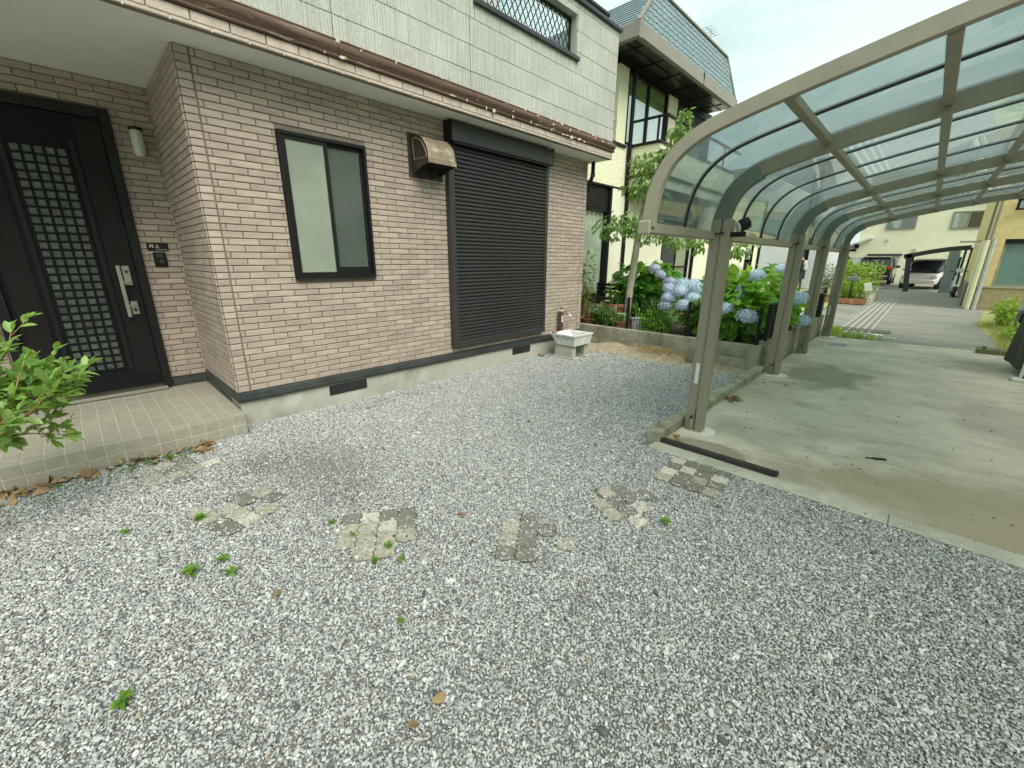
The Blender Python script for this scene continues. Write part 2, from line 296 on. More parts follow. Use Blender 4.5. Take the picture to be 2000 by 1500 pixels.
# ------------------------------------------------------------------ the house
house = thing('house', 'two storey house with brown brick pattern siding and pale ribbed upper wall', 'house', (-4.0, .8, 0))
PL, PH, JT = .217, .0525, .006
def cells(u0, u1, v0, v1, holes, shift=0.0, pl=PL, ph=PH):
    o = []; rows = int(round((v1-v0)/ph)); ph = (v1-v0)/rows
    for r in range(rows):
        a, c = v0+r*ph, v0+(r+1)*ph
        u = u0 - ((shift + (r % 2)*.5) % 1.0)*pl
        while u < u1-.004:
            segs = [(max(u, u0), min(u+pl, u1))]
            for (h0, h1, k0, k1) in holes:
                if c <= k0+.01 or a >= k1-.01: continue
                ns = []
                for (s0, s1) in segs:
                    if h0 > s0: ns.append((s0, min(s1, h0)))
                    if h1 < s1: ns.append((max(s0, h1), s1))
                segs = ns
            for (s0, s1) in segs:
                if s1-s0 > .02: o.append((s0+JT/2, s1-JT/2, a+JT/2, c-JT/2))
            u += pl
    return o
def brick_verts(w, h, d=.009, ch=.0035):
    F = [(0,0,0),(0,w,0),(0,w,h),(0,0,h),(d-ch,0,0),(d-ch,w,0),(d-ch,w,h),(d-ch,0,h),(d,ch,ch),(d,w-ch,ch),(d,w-ch,h-ch),(d,ch,h-ch)]
    fs = [(8,9,10,11)]+[(4+i,4+(i+1) % 4,8+(i+1) % 4,8+i) for i in range(4)]+[(i,(i+1) % 4,4+(i+1) % 4,4+i) for i in range(4)]
    return F, fs
# brick faces: (frame origin, facing) -> world position of a local brick point
TOPZ = 2.80
WALLS = []   # (facing, plane, list of cells)
WALLS.append(('+x', -4.0, cells(.80, .888, .30, TOPZ, [], .5, .2, PH) + cells(.893, 5.655, .30, TOPZ, [(1.385, 2.145, 1.22, 2.395), (3.08, 4.745, .38, 2.79)], .35) + cells(5.66, 5.76, .30, TOPZ, [], .5, .2)))
WALLS.append(('-y', .80, cells(-5.2, -4.0, .30, TOPZ, [], .1)))
WALLS.append(('+x', -5.2, cells(-3.2, .80, .26, TOPZ, [(-.47, .50, .1, 2.575)], .2)))
allb = []
for face, pl, cs in WALLS:
    for (u0, u1, v0, v1) in cs:
        um, vm = (u0+u1)/2, (v0+v1)/2; c = (pl, um, vm) if face == '+x' else (um, pl, vm)
        px_, py_, d = project(c); vis = 0 < px_ < 2000 and 0 < py_ < 1500
        if face == '-y': d *= 1.35
        allb.append((d if vis else d+99, face, pl, u0, u1, v0, v1))
allb.sort(key=lambda t: t[0])
B('wall_backing', M_mortar, house, (-4.22, -4.002, .81, 1.387, .29, 2.81), (-4.22, -4.002, 2.143, 5.75, .29, 2.81), (-4.22, -4.002, 1.387, 2.143, .29, 1.2245), (-4.22, -4.002, 1.387, 2.143, 2.3925, 2.81), (-5.4, -4.23, .802, 1.0, .29, 2.81), (-5.4, -5.202, -3.2, .80, .1, 2.81), (-9, -4.23, 5.5, 5.745, 0, 2.81))
BM = {}
rest = MB()
for i, (d, face, pl, u0, u1, v0, v1) in enumerate(allb):
    w_, h_ = u1-u0, v1-v0
    if i < 300:
        key = (round(w_, 3), round(h_, 4))
        if key not in BM:
            q = MB(); q.add(*brick_verts(*key)); BM[key] = q.mesh('brick', M_brick)
        if face == '+x': link('brick', BM[key], house, (pl, u0, v0))
        else: link('brick', BM[key], house, (u0, pl, v0), (0, 0, -math.pi/2))
    else:
        F, fs = brick_verts(w_, h_)
        rest.add([(pl+x, u0+y, v0+z) for x, y, z in F] if face == '+x' else [(u0+y, pl-x, v0+z) for x, y, z in F], fs)
rest.build('brick_siding', M_brick, house, kind='stuff')
# foundation, drip trim, vents
B('foundation', M_found, house, (-4.3, -4.012, .80, 5.74, -.05, .215), bev=.004)
tr_ = MB(); prof = [(-4.03,.215),(-3.985,.215),(-3.978,.232),(-3.985,.285),(-4.0,.298),(-4.03,.298)]
tr_.prism(prof, .786, 5.77, 'y'); tr_.prism([(.83,.215),(.785,.215),(.778,.232),(.785,.285),(.8,.298),(.83,.298)], -5.19, -3.986, 'x')
tr_.box(-5.21, -5.18, .505, .80, .185, .258); tr_.box(-5.21, -5.18, -3.2, -.475, .185, .258)
tr_.build('drip_trim', M_trim, house)
for (a, c, z0, z1) in ((1.56, 1.95, .10, .195), (4.16, 4.53, .10, .195)):
    v = B('floor_vent', M_black, house, (-4.011, -4.004, a, c, z0, z1))
    for k in range(7): B('vent_louvre', M_trim, v, (-4.004, -3.999, a+.01, c-.01, z0+.008+k*.0125, z0+.014+k*.0125))
# soffit
B('soffit', M_soffit, house, (-6.2, -3.655, -3.2, 5.86, 2.802, 2.83))
MB().box(-6.2, -3.70, -3.2, 5.84, 2.831, 3.0).build('floor_edge', M_soffit, house)
# fascia bricks in two courses
fs_ = cells(-3.2, 5.86, 2.826, 2.89, [], .3, .217, .064) + cells(-3.2, 5.86, 2.80, 2.826, [], .8, .217, .026)
q = MB()
for (u0, u1, v0, v1) in fs_:
    F, f2 = brick_verts(u1-u0-.001, v1-v0+.002); q.add([(-3.655+x, u0+y, v0+z) for x, y, z in F], f2)
q.build('fascia_bricks', M_pale_brick, house, kind='stuff')
B('fascia_backing', M_mortar, house, (-3.70, -3.656, -3.2, 5.858, 2.80, 2.90))
# brown moulding with peeling paint
mp_ = [(-3.70,2.893),(-3.628,2.893),(-3.622,2.902),(-3.634,2.914),(-3.630,2.928),(-3.612,2.945),(-3.608,2.968),(-3.618,2.992),(-3.636,3.004),(-3.632,3.016),(-3.645,3.026),(-3.70,3.03)]
for (a, c) in ((-3.2, -1.1), (-1.095, 1.8), (1.805, 3.195), (3.20, 5.875)): MB().prism(mp_, a, c, 'y').build('moulding', M_mould, house, smooth=True)
q = MB(); rg = random.Random(3)
for i in range(42):
    y = rg.betavariate(2.2, 1.3)*5.0+.85; z = rg.choice([rg.gauss(2.965, .022), rg.gauss(2.90, .006), rg.gauss(3.012, .006)]); sx, sz = rg.uniform(.006, .045)*rg.random()+.004, rg.uniform(.004, .022)
    x = -3.606 if 2.935 < z < 2.995 else -3.62
    P = [(x+.001, y-sx, z-sz*.4), (x+.006*rg.random(), y-sx*.2, z-sz), (x+.012*rg.random(), y+sx, z-sz*.3), (x+.018*rg.random(), y+sx*.6, z+sz*.7), (x+.004, y-sx*.5, z+sz)]
    q.add(P+[(p[0]-.0015, p[1], p[2]) for p in P], [(0,1,2,3,4), (9,8,7,6,5)]+[(k, k+5, (k+1) % 5+5, (k+1) % 5) for k in range(5)])
q.build('peeling_paint', M_flake, house, kind='stuff')
# upper ribbed siding: one panel per course and length
ZR = [3.03, 3.195, 3.415, 3.64, 3.865, 4.085, 4.31, 4.36]
YR = [-3.2, -.96, .42, 1.80, 3.195, 5.885]
OPEN = (3.26, 4.93, 3.80, 4.24)
def panel(y0, y1, z0, z1):
    g = .007
    rg = random.Random(int(y0*97+z0*31)); y = y0+g/2; P = [(-3.70, y), (-3.682, y)]; up = True
    while y < y1-g/2-.012:
        w_ = rg.uniform(.006, .020) if up else rg.uniform(.004, .010); y2 = min(y+w_, y1-g/2-.003); x = -3.675 if up else -3.675-rg.uniform(.004, .008)
        P += [(x, y+.0015), (x, y2)]; y = y2; up = not up
    P += [(-3.682, y1-g/2), (-3.70, y1-g/2)]
    MB().prism(P, z0+g/2, z1-g/2, 'z').build('siding_panel', M_siding, house)
for i in range(len(YR)-1):
    for j in range(len(ZR)-1):
        y0, y1, z0, z1 = YR[i], YR[i+1], ZR[j], ZR[j+1]
        if y1 <= OPEN[0] or y0 >= OPEN[1] or z1 <= OPEN[2] or z0 >= OPEN[3]: panel(y0, y1, z0, z1)
        else:
            if y0 < OPEN[0]-.01: panel(y0, OPEN[0], z0, z1)
            if y1 > OPEN[1]+.01: panel(OPEN[1], y1, z0, z1)
            if z0 < OPEN[2]-.01: panel(OPEN[0], OPEN[1], z0, OPEN[2])
            if z1 > OPEN[3]+.01: panel(OPEN[0], OPEN[1], OPEN[3], z1)
M_reveal = mat('parapet_render', sr(176,178,166), sr(160,162,150), scale=4, rough=.85)
# parapet core with the opening, end face, cap
B('parapet_core', M_reveal, house, (-3.86, -3.701, -3.2, OPEN[0], 3.0, 4.36), (-3.86, -3.701, OPEN[1], 5.88, 3.0, 4.36), (-3.86, -3.701, OPEN[0]+.001, OPEN[1]-.001, 3.0, OPEN[2]-.002), (-3.86, -3.701, OPEN[0]+.001, OPEN[1]-.001, OPEN[3]+.002, 4.358))
B('parapet_cap', M_black2, house, (-3.90, -3.64, -3.2, 5.92, 4.361, 4.405), bev=.006)
B('end_wall', M_siding, house, (-9, -3.861, 5.7, 5.88, 2.99, 4.358))
hr = MB(); hr.tube([(-3.80, 2.9, 4.56), (-3.80, 5.78, 4.56)], .028, 10)
for y in (3.4, 4.6, 5.7): hr.tube([(-3.80, y, 4.40), (-3.80, y, 4.55)], .014, 8)
hr.build('balcony_handrail', M_black2, house, smooth=True)
# the house body behind the balcony
B('upper_wall', M_siding, house, (-9, -5.35, -3.2, 5.2, 3.0, 6.6))
# sill, frame and crossed bars of the balcony opening
B('opening_sill', M_black2, house, (-3.87, -3.64, OPEN[0]-.02, OPEN[1]+.03, 3.762, 3.808), bev=.005)
gr = B('lattice_frame', M_black, house, (-3.80, -3.775, OPEN[0]+.002, OPEN[0]+.022, 3.81, 4.238), (-3.80, -3.775, OPEN[1]-.022, OPEN[1]-.002, 3.81, 4.238), (-3.80, -3.775, OPEN[0]+.022, OPEN[1]-.022, 3.81, 3.828), (-3.80, -3.775, OPEN[0]+.022, OPEN[1]-.022, 4.22, 4.238))
zl, zh = 3.82, 4.23; run = .26
for s in (1, -1):
    y = OPEN[0]-.26
    while y < OPEN[1]+.3:
        a, c = (y, zl), (y+s*run, zh)
        if s < 0: a, c = (y, zl), (y-run, zh)
        (ya, za), (yc, zc) = a, c
        lo_, hi_ = OPEN[0]+.02, OPEN[1]-.02
        def clip(ya, za, yc, zc):
            if abs(yc-ya) < 1e-6: return None
            t0, t1 = 0, 1
            for lim, sg in ((lo_, 1), (hi_, -1)):
                fa, fc = sg*(ya-lim), sg*(yc-lim)
                if fa < 0 and fc < 0: return None
                if fa < 0: t0 = max(t0, fa/(fa-fc))
                if fc < 0: t1 = min(t1, fa/(fa-fc))
            if t1-t0 < .05: return None
            return ya+(yc-ya)*t0, za+(zc-za)*t0, ya+(yc-ya)*t1, za+(zc-za)*t1
        k = clip(ya, za, yc, zc)
        if k: MB().bar((-3.787+s*.004, k[0], k[1]), (-3.787+s*.004, k[2], k[3]), .009, .007, up=(1, 0, 0)).build('lattice_bar', M_black, gr)
        y += .0855
# ---- window with two sliding sashes
wn = B('window', M_black, house, (-4.03, -3.962, 1.388, 1.412, 1.225, 2.392), (-4.03, -3.962, 2.118, 2.142, 1.225, 2.392), (-4.03, -3.962, 1.412, 2.118, 2.366, 2.392), (-4.03, -3.957, 1.412, 2.118, 1.225, 1.252))
B('window_backing', M_mortar, wn, (-4.04, -4.031, 1.388, 2.142, 1.225, 2.392))
def sash(y0, y1, x, gm, bot):
    s_ = B('sash', M_black, wn, (x-.012, x+.012, y0, y0+.032, 1.252, 2.366), (x-.012, x+.012, y1-.032, y1, 1.252, 2.366), (x-.012, x+.012, y0+.032, y1-.032, 2.335, 2.366), (x-.012, x+.012, y0+.032, y1-.032, 1.252, 1.252+bot))
    B('pane', gm, wn, (x-.004, x+.002, y0+.03, y1-.03, 1.25+bot, 2.338))
    ed = MB(); e = .0035
    for q in ((y0+.032, y0+.032+e, 1.252+bot, 2.335), (y1-.032-e, y1-.032, 1.252+bot, 2.335), (y0+.032+e, y1-.032-e, 1.252+bot, 1.252+bot+e)): ed.box(x+.0021, x+.006, *q)
    ed.build('glazing_bead', M_steel, wn)
sash(1.412, 1.785, -3.985, M_frost, .028); sash(1.755, 2.118, -4.013, M_frost2, .075)
# ---- roller shutter
sh = B('roller_shutter', M_black2, house, (-4.0, -3.92, 3.066, 3.138, .40, 2.60), (-4.0, -3.92, 4.702, 4.758, .40, 2.60), (-4.0, -3.91, 3.066, 4.758, .378, .402))
MB().prism([(-4.0,2.595),(-3.855,2.595),(-3.85,2.60),(-3.85,2.745),(-3.875,2.785),(-4.0,2.80)], 3.072, 4.752, 'y').build('shutter_box', M_black2, sh); B('box_end', M_black, sh, (-3.998, -3.848, 3.066, 3.0715, 2.592, 2.79), (-3.998, -3.848, 4.7525, 4.758, 2.592, 2.79))
B('shutter_box_lip', M_black, sh, (-3.97, -3.862, 3.10, 4.73, 2.575, 2.594))
nsl = 50; z0_ = .452; pit = (2.575-z0_)/nsl
sm = MB(); pr = [(-3.955,.0),(-3.938,.001),(-3.928,.008),(-3.924,.018),(-3.927,.030),(-3.938,.0365),(-3.944,.0375),(-3.944,pit-.0005),(-3.955,pit-.0005)]
sm.prism(pr, 3.139, 4.701, 'y'); slat = sm.mesh('slat', M_black2, True)
for k in range(nsl): link('slat', slat, sh, (0, 0, z0_+k*pit))
B('bottom_bar', M_black2, sh, (-3.965, -3.925, 3.139, 4.701, .403, .4515), bev=.004)
# ---- front door
dr = B('door', M_door, house, (-5.21, -5.172, -.385, .432, .225, 2.49))
B('door_frame', M_black, dr, (-5.26, -5.145, -.455, -.388, .2, 2.57), (-5.26, -5.145, .435, .497, .2, 2.57), (-5.26, -5.145, -.388, .435, 2.495, 2.57), bev=.004)
B('threshold', M_steel, dr, (-5.25, -5.10, -.44, .455, .176, .206), bev=.004)
for (a, c) in ((-.36, -.20), (.265, .425)): B('door_panel', M_door2, dr, (-5.1715, -5.166, a, c, .34, 2.46), bev=.003)
B('door_groove', M_black, dr, (-5.1717, -5.163, .215, .245, .40, 2.30), (-5.1717, -5.163, -.175, -.145, .40, 2.30))
NR, NC = 28, 5; gy0, gy1, gz0, gz1 = -.125, .19, .42, 2.235; cw, chh = (gy1-gy0)/NC, (gz1-gz0)/NR
pm = MB(); pm.bbox(0, .004, .0, cw-.016, 0, chh-.016, .002); pane = pm.mesh('pane', M_paneglass)
for r in range(NR):
    for c in range(NC): link('pane', pane, dr, (-5.1716, gy0+c*cw+.008, gz0+r*chh+.008))
lat = MB()
for c in range(NC+1): lat.box(-5.1716, -5.158, gy0+c*cw-.007, gy0+c*cw+.007, gz0-.007, gz1+.007)
for r in range(NR+1):
    for c in range(NC): lat.box(-5.1716, -5.160, gy0+c*cw+.007, gy0+(c+1)*cw-.007, gz0+r*chh-.007, gz0+r*chh+.007)
lat.build('lattice', M_door, dr)
hd = MB(); hd.bbox(-5.11, -5.09, .298, .326, .885, 1.335, .005); hd.build('door_handle', M_steel, dr)
for (z0, z1, zb) in ((1.16, 1.33, 1.19), (.90, 1.02, .985)):
    B('lock_plate', M_steel, dr, (-5.166, -5.150, .338, .388, z0, z1), bev=.004)
    B('handle_bracket', M_steel, dr, (-5.15, -5.092, .314, .372, zb-.009, zb+.009), bev=.003)
    MB().lathe([(.013, 0), (.013, .006), (.008, .008)], (-5.15, .363, z0+(.12 if z0 > 1 else .04)), 14, 'x').build('lock_cylinder', M_trim, dr)

# ------------------------------------------------------------------ tiled porch
porch = thing('porch', 'low beige tiled entrance porch in front of the black door', 'porch', (-4.5, 0, 0))
B('porch_core', M_grout, porch, (-5.2, -3.823, -3.2, .777, -.04, .1655))
tw = .0948; rows = 14; tl = (5.18-3.82)/rows
tm = MB(); tm.bbox(0, tl-.005, 0, tw-.005, 0, .0022, .001); t_top = tm.mesh('tile', M_tile)
tm = MB(); tm.bbox(0, .0032, 0, tw-.005, 0, .080, .0015); t_fr = tm.mesh('tile', M_tile)
rst = MB(); cnt = 0
for c in range(42):
    y = .785-(c+1)*tw
    for r in range(rows):
        if y > -.75: link('tile', t_top, porch, (-5.18+r*tl, y, .166))
        else: rst.box(-5.18+r*tl, -5.18+r*tl+tl-.005, y, y+tw-.005, .166, .1682)
    for k in range(2):
        if y > -.75: link('tile', t_fr, porch, (-3.8235, y, .0+k*.0855))
        else: rst.box(-3.8235, -3.8175, y, y+tw-.005, k*.0855, k*.0855+.08)
rst.build('porch_tiling', M_tile, porch, kind='stuff')

# ------------------------------------------------------------------ things fixed to the house
hood = thing('exhaust_hood', 'weathered bronze exhaust hood jutting from the wall beside the shutter', 'vent hood', (-4.0, 2.8, 2.2))
B('back_plate', M_hoodside, hood, (-4.0+.0095, -3.975, 2.61, 3.03, 2.20, 2.605), bev=.003)
pf = crom([(-3.975,2.585),(-3.90,2.575),(-3.80,2.53),(-3.725,2.44),(-3.700,2.345)], 5)
q = MB(); inn = offs(pf, .006); q.prism(pf+inn[::-1], 2.655, 2.985, 'y'); q.bbox(-3.705, -3.692, 2.648, 2.992, 2.30, 2.348, .003); q.build('hood_cover', M_hood, hood, smooth=True)
for y0, y1 in ((2.648, 2.6545), (2.9855, 2.992)):
    MB().prism([(-3.975,2.588)]+pf+[(-3.70,2.30),(-3.80,2.285),(-3.975,2.235)], y0, y1, 'y').build('hood_side', M_hoodside, hood)
q = MB(); pr2 = [(-3.952,2.545),(-3.89,2.545),(-3.80,2.50),(-3.74,2.42),(-3.715,2.352),(-3.93,2.352)]
q.tube([(x, 2.646, z) for x, z in pr2+pr2[:1]], .005, 6); q.build('side_bead', M_hood, hood)
B('damper', M_black, hood, (-3.96, -3.74, 2.665, 2.975, 2.30, 2.31), (-3.90, -3.87, 2.80, 2.83, 2.19, 2.30))
lamp = thing('wall_lamp', 'frosted glass lamp on the brick wall right of the black door', 'wall lamp', (-5.2, .645, 2.24))
B('lamp_plate', M_steel, lamp, (-5.191, -5.165, .605, .685, 2.26, 2.45), bev=.006)
MB().lathe([(.0, 2.235), (.03, 2.24), (.043, 2.265), (.045, 2.42), (.04, 2.44)], (-5.11, .645, 0), 20).build('lamp_shade', mat('lamp_glass', sr(196,200,184), sr(180,184,170), scale=8, rough=.3), lamp, smooth=True)
MB().lathe([(.047, 2.44), (.048, 2.462), (.02, 2.47)], (-5.11, .645, 0), 20).build('lamp_cap', M_black, lamp, smooth=True)
np_ = thing('nameplate', 'black nameplate with white lettering above the doorbell', 'nameplate', (-5.19, .62, 1.46))
B('plate', M_black, np_, (-5.1905, -5.178, .548, .702, 1.462, 1.528), bev=.002)
q = MB()
def stroke(u0, v0, u1, v1, t=.0045): q.bar((-5.1765, u0, v0), (-5.1765, u1, v1), .001, t, up=(0, -(v1-v0), u1-u0))
def hline(u0, u1, v, t=.0035): q.box(-5.178, -5.1768, u0, u1, v-t/2, v+t/2)
def vline(u, v0, v1, t=.0045): q.box(-5.178, -5.1766, u-t/2, u+t/2, v0, v1)
def diag(u0, v0, u1, v1, t=.004):
    d = Vector((0, u1-u0, v1-v0)); l = d.length; d.normalize(); nrm = Vector((0, -d.z, d.y)); q.obox((-5.1773, (u0+u1)/2, (v0+v1)/2), d*l/2, nrm*t/2, Vector((.0006, 0, 0)))
# first character: two horizontals crossed by two uprights, the left one swept
hline(.566, .596, 1.511); hline(.562, .600, 1.499); vline(.590, 1.486, 1.519); vline(.574, 1.499, 1.519); diag(.574, 1.500, .567, 1.486)
# second character: upright, short bar, long base
vline(.620, 1.488, 1.519); hline(.622, .634, 1.505); hline(.604, .638, 1.488)
for k in range(15): q.box(-5.178, -5.1768, .610+k*.0056, .6135+k*.0056, 1.470, 1.4745 if k % 3 else 1.476)
q.build('lettering', M_white, np_)
bell = thing('doorbell', 'square black doorbell intercom on the bricks under the nameplate', 'doorbell', (-5.19, .62, 1.32))
B('bell_case', M_black, bell, (-5.1905, -5.165, .578, .672, 1.322, 1.448), bev=.005)
B('bell_button', M_trim, bell, (-5.1649, -5.158, .615, .648, 1.352, 1.385), bev=.004); B('speaker_grille', M_black2, bell, (-5.1649, -5.162, .60, .65, 1.40, 1.435))
pipe = thing('rain_pipe', 'short black rain pipe below the soffit at the far house corner', 'downpipe', (-3.97, 5.80, 2.4))
q = MB(); q.tube([(-3.93, 5.80, 2.80), (-3.93, 5.80, 2.62), (-3.96, 5.80, 2.55), (-3.99, 5.80, 2.45), (-3.99, 5.80, 2.38)], .03, 10); q.build('pipe', M_black, pipe, smooth=True)
MB().lathe([(.035, 2.60), (.035, 2.64)], (-3.93, 5.80, 0), 10).build('pipe_collar', M_black2, pipe)
# ------------------------------------------------------------------ carport
M_alu = mat('bronze_aluminium', sr(148,142,122), sr(138,132,113), scale=6, stretch=(1, 1, .1), rough=.42, metal=.0, bump=.05, bscale=150, spots=sr(122,117,98), sscale=5, slo=.58, shi=.8)
M_alu2 = mat('bronze_casting', sr(112,120,108), sr(104,111,100), scale=6, rough=.5, metal=.0)
M_frame = mat('champagne_frame', sr(164,157,137), sr(153,146,127), scale=5, rough=.4, metal=.0)
M_acr = sheet_mat('smoke_blue_acrylic', (.58,.66,.66), ior=1.5, rough=.015, boost=1.5, dirt=.30)
M_gasket = mat('rib_gasket', (.025,.022,.020), (.04,.034,.03), scale=20, rough=.5)
cp = thing('carport', 'bronze aluminium carport with curved smoke blue roof panels and four posts', 'carport', (-1.16, 3.45, 0))
PY = [3.45, 5.99, 7.70, 9.86]
ROOF = crom([(-1.235,1.585),(-1.228,1.70),(-1.195,1.83),(-1.125,1.945),(-1.01,2.03),(-.86,2.085),(-.6,2.15),(-.3,2.215),(0.,2.275),(.35,2.335),(.75,2.385),(1.15,2.41),(1.55,2.42),(1.85,2.415)], 5)
def ribbon(P, d0, d1, y0, y1): return MB().prism(offs(P, d0)+offs(P, d1)[::-1], y0, y1, 'y')
def upto(P, x0, x1): return [p for p in P if x0 <= p[0] <= x1 or (x0 < -1.2 and p[0] <= x1)]
EDGE = [2.42, 2.93, 3.45, 4.08, 4.72, 5.35, 5.99, 6.56, 7.13, 7.70, 8.42, 9.14, 9.86, 10.35]
SH = [p for p in ROOF if p[1] > 1.60]
for i in range(len(EDGE)-1): ribbon(SH, 0, .003, EDGE[i]+.004, EDGE[i+1]-.004).build('roof_panel', M_acr, cp, smooth=True)
for y in EDGE[1:-1]:
    if y in PY: continue
    ribbon(SH, .004, .013, y-.006, y+.006).build('roof_rib', M_gasket, cp, smooth=True)
for y in EDGE[1:-1]: ribbon(SH, -.008, -.001, y-.011, y+.011).build('cover_strip', M_frame, cp, smooth=True)
for (y0, y1) in ((2.375, 2.42), (10.35, 10.395)): ribbon(ROOF, -.014, .052, y0, y1).build('end_frame', M_frame, cp, smooth=True)
BEAM = [p for p in offs(ROOF, .012) if p[1] > 1.69]
for y in PY:
    cor = [p for p in BEAM if p[0] < -.96]; cor = [(cor[0][0], 1.69)]+cor; st = [p for p in BEAM if p[0] >= cor[-1][0]-.001]
    ribbon(cor, 0, .098, y-.036, y+.036).build('beam_corner', M_alu2, cp, smooth=True)
    ribbon(st, 0, .086, y-.032, y+.032).build('beam', M_alu, cp, smooth=True)
for px_ in (-.605, -.105, .30, .72, 1.15, 1.55):
    pz = min(offs(ROOF, .024), key=lambda p: abs(p[0]-px_))[1]
    ys = [2.42]+[v for y in PY for v in (y-.032, y+.032)]+[10.35]
    for k in range(0, len(ys), 2): B('purlin', M_alu, cp, (px_-.022, px_+.022, ys[k]+.001, ys[k+1]-.001, pz-.042, pz), bev=.004)
for k, (y0, y1) in enumerate(((2.375, 3.413), (3.487, 5.953), (6.027, 7.663), (7.737, 9.823), (9.897, 10.395))):
    q = MB(); q.prism([(-1.262,1.548),(-1.205,1.548),(-1.196,1.555),(-1.196,1.603),(-1.203,1.607),(-1.203,1.565),(-1.255,1.565),(-1.255,1.612),(-1.262,1.612)], y0, y1, 'y'); q.build('gutter', M_frame, cp)
B('gutter_cap', M_frame, cp, (-1.27, -1.19, 2.355, 2.3745, 1.54, 1.62), bev=.01)
B('gutter_label', M_white, cp, (-1.1958, -1.195, 2.40, 2.44, 1.585, 1.598))
for k, y in enumerate(PY):
    p = MB(); x0 = -1.235
    p.bbox(x0, x0+.068, y-.04, y+.05, .006, 1.69, .004); p.bbox(x0+.0805, x0+.138, y-.04, y+.05, .006, 1.689, .004); p.box(x0+.068, x0+.0805, y-.022, y+.048, .008, 1.688)
    ps = p.build('post', M_alu, cp)
    d = MB(); d.tube([(x0+.085, y-.042, 1.60), (x0+.078, y-.037, 1.57), (x0+.0745, y-.031, 1.5), (x0+.0745, y-.031, .20)], .006, 8); d.build('drain_tube', M_alu, ps, smooth=True)
    d = MB(); d.tube([(x0+.02, y-.055, 1.585), (x0+.088, y-.052, 1.592)], .006, 8); d.lathe([(.0, -.012), (.011, -.01), (.011, .01), (0, .012)], (x0+.09, y-.05, 1.592), 12, 'y'); d.build('drain_elbow', M_gasket, ps, smooth=True)
    d = MB(); d.lathe([(.016, .055), (.019, .06), (.019, .125), (.014, .13)], (x0+.055, y-.062, 0), 14); d.build('pipe_stub', M_alu, ps, smooth=True)
    d = MB(); d.lathe([(.004, .13), (.013, .132), (.013, .15), (.006, .158)], (x0+.055, y-.062, 0), 12); d.build('stub_plug', M_gasket, ps, smooth=True)
    q = MB(); rg = random.Random(k+5); n = 14
    pts = [(x0+.07+math.cos(2*math.pi*i/n)*.165*(1+.12*rg.uniform(-1, 1))*(1 if abs(math.cos(2*math.pi*i/n)) < .8 else .95), y+.01+math.sin(2*math.pi*i/n)*.125*(1+.12*rg.uniform(-1, 1))) for i in range(n)]
    pts = [(max(a, -1.262), c) for a, c in pts]
    q.prism(pts, .003, .0165+.001*k, 'z'); q.build('footing_patch', mat('fresh_mortar', sr(232,228,214), sr(212,208,194), scale=14, rough=.9, bump=.4, bscale=120), cp)
    if k in (0, 3): B('warning_label', M_white, ps, (x0+.030, x0+.060, y-.0412, y-.0402, .43, .60))
for k, (y, xo) in enumerate(((3.45, 0), (9.86, 0))):
    sl = thing('sensor_lamp', ('black round sensor lamp on the nearest carport post', 'black sensor lamp on the farthest carport post')[k], 'sensor light', (-1.09, y, 1.6))
    q = MB(); q.bbox(-1.096, -1.0, y-.02, y+.02, 1.565, 1.60, .004); q.build('bracket', M_black, sl)
    q = MB(); q.lathe([(.0, -.03), (.03, -.028), (.042, -.01), (.045, .02), (.04, .045), (.02, .052)], (0, 0, 0), 16)
    o = q.build('lamp_head', M_black, sl, smooth=True, loc=(-1.03, y-.005, 1.645), rot=(rad(-35), rad(60), 0))
    q = MB(); q.lathe([(.041, -.0285), (.036, -.036), (.0, -.04)], (0, 0, 0), 16); q.build('lamp_lens', M_white, sl, smooth=True, loc=(-1.03, y-.005, 1.645), rot=(rad(-35), rad(60), 0))
    q = MB(); q.tube([(-1.03, y, 1.60), (-1.03, y, 1.615)], .012, 8); q.build('swivel', M_black, sl)

# ------------------------------------------------------------------ kerb, rubber ramp bar
M_kerb = mat('mossy_kerb', sr(168,166,146), sr(132,132,106), scale=5, rough=.9, bump=.5, bscale=70, rnd=.05, spots=sr(92,96,62), sscale=3.2, slo=.52, shi=.72, bdist=.004)
kb = thing('kerb', 'low mossy concrete kerb between the gravel and the drive', 'kerb', (-1.33, 4.5, 0))
ky = [2.99, 3.10, 3.19, 3.79, 4.39, 4.99, 5.59, 6.04]
for i in range(len(ky)-1): B('kerb_block', M_kerb, kb, (-1.375, -1.268, ky[i]+.002, ky[i+1]-.002, -.05, .095), bev=.008)
bar = thing('rubber_bar', 'dark grey rubber ramp bar lying on the edge of the concrete drive', 'ramp bar', (-.87, 3.03, 0))
M_rub = mat('old_rubber', sr(58,58,54), sr(44,44,42), scale=14, rough=.85, bump=.3, bscale=120)
q = MB(); q.prism([(3.014,.0105),(3.052,.0105),(3.052,.040),(3.044,.047),(3.022,.047),(3.014,.040)], -1.255, -.47, 'x'); q.build('bar_body', M_rub, bar)
B('bar_end', M_rub, bar, (-.4695, -.445, 3.012, 3.054, .0105, .05), bev=.01)

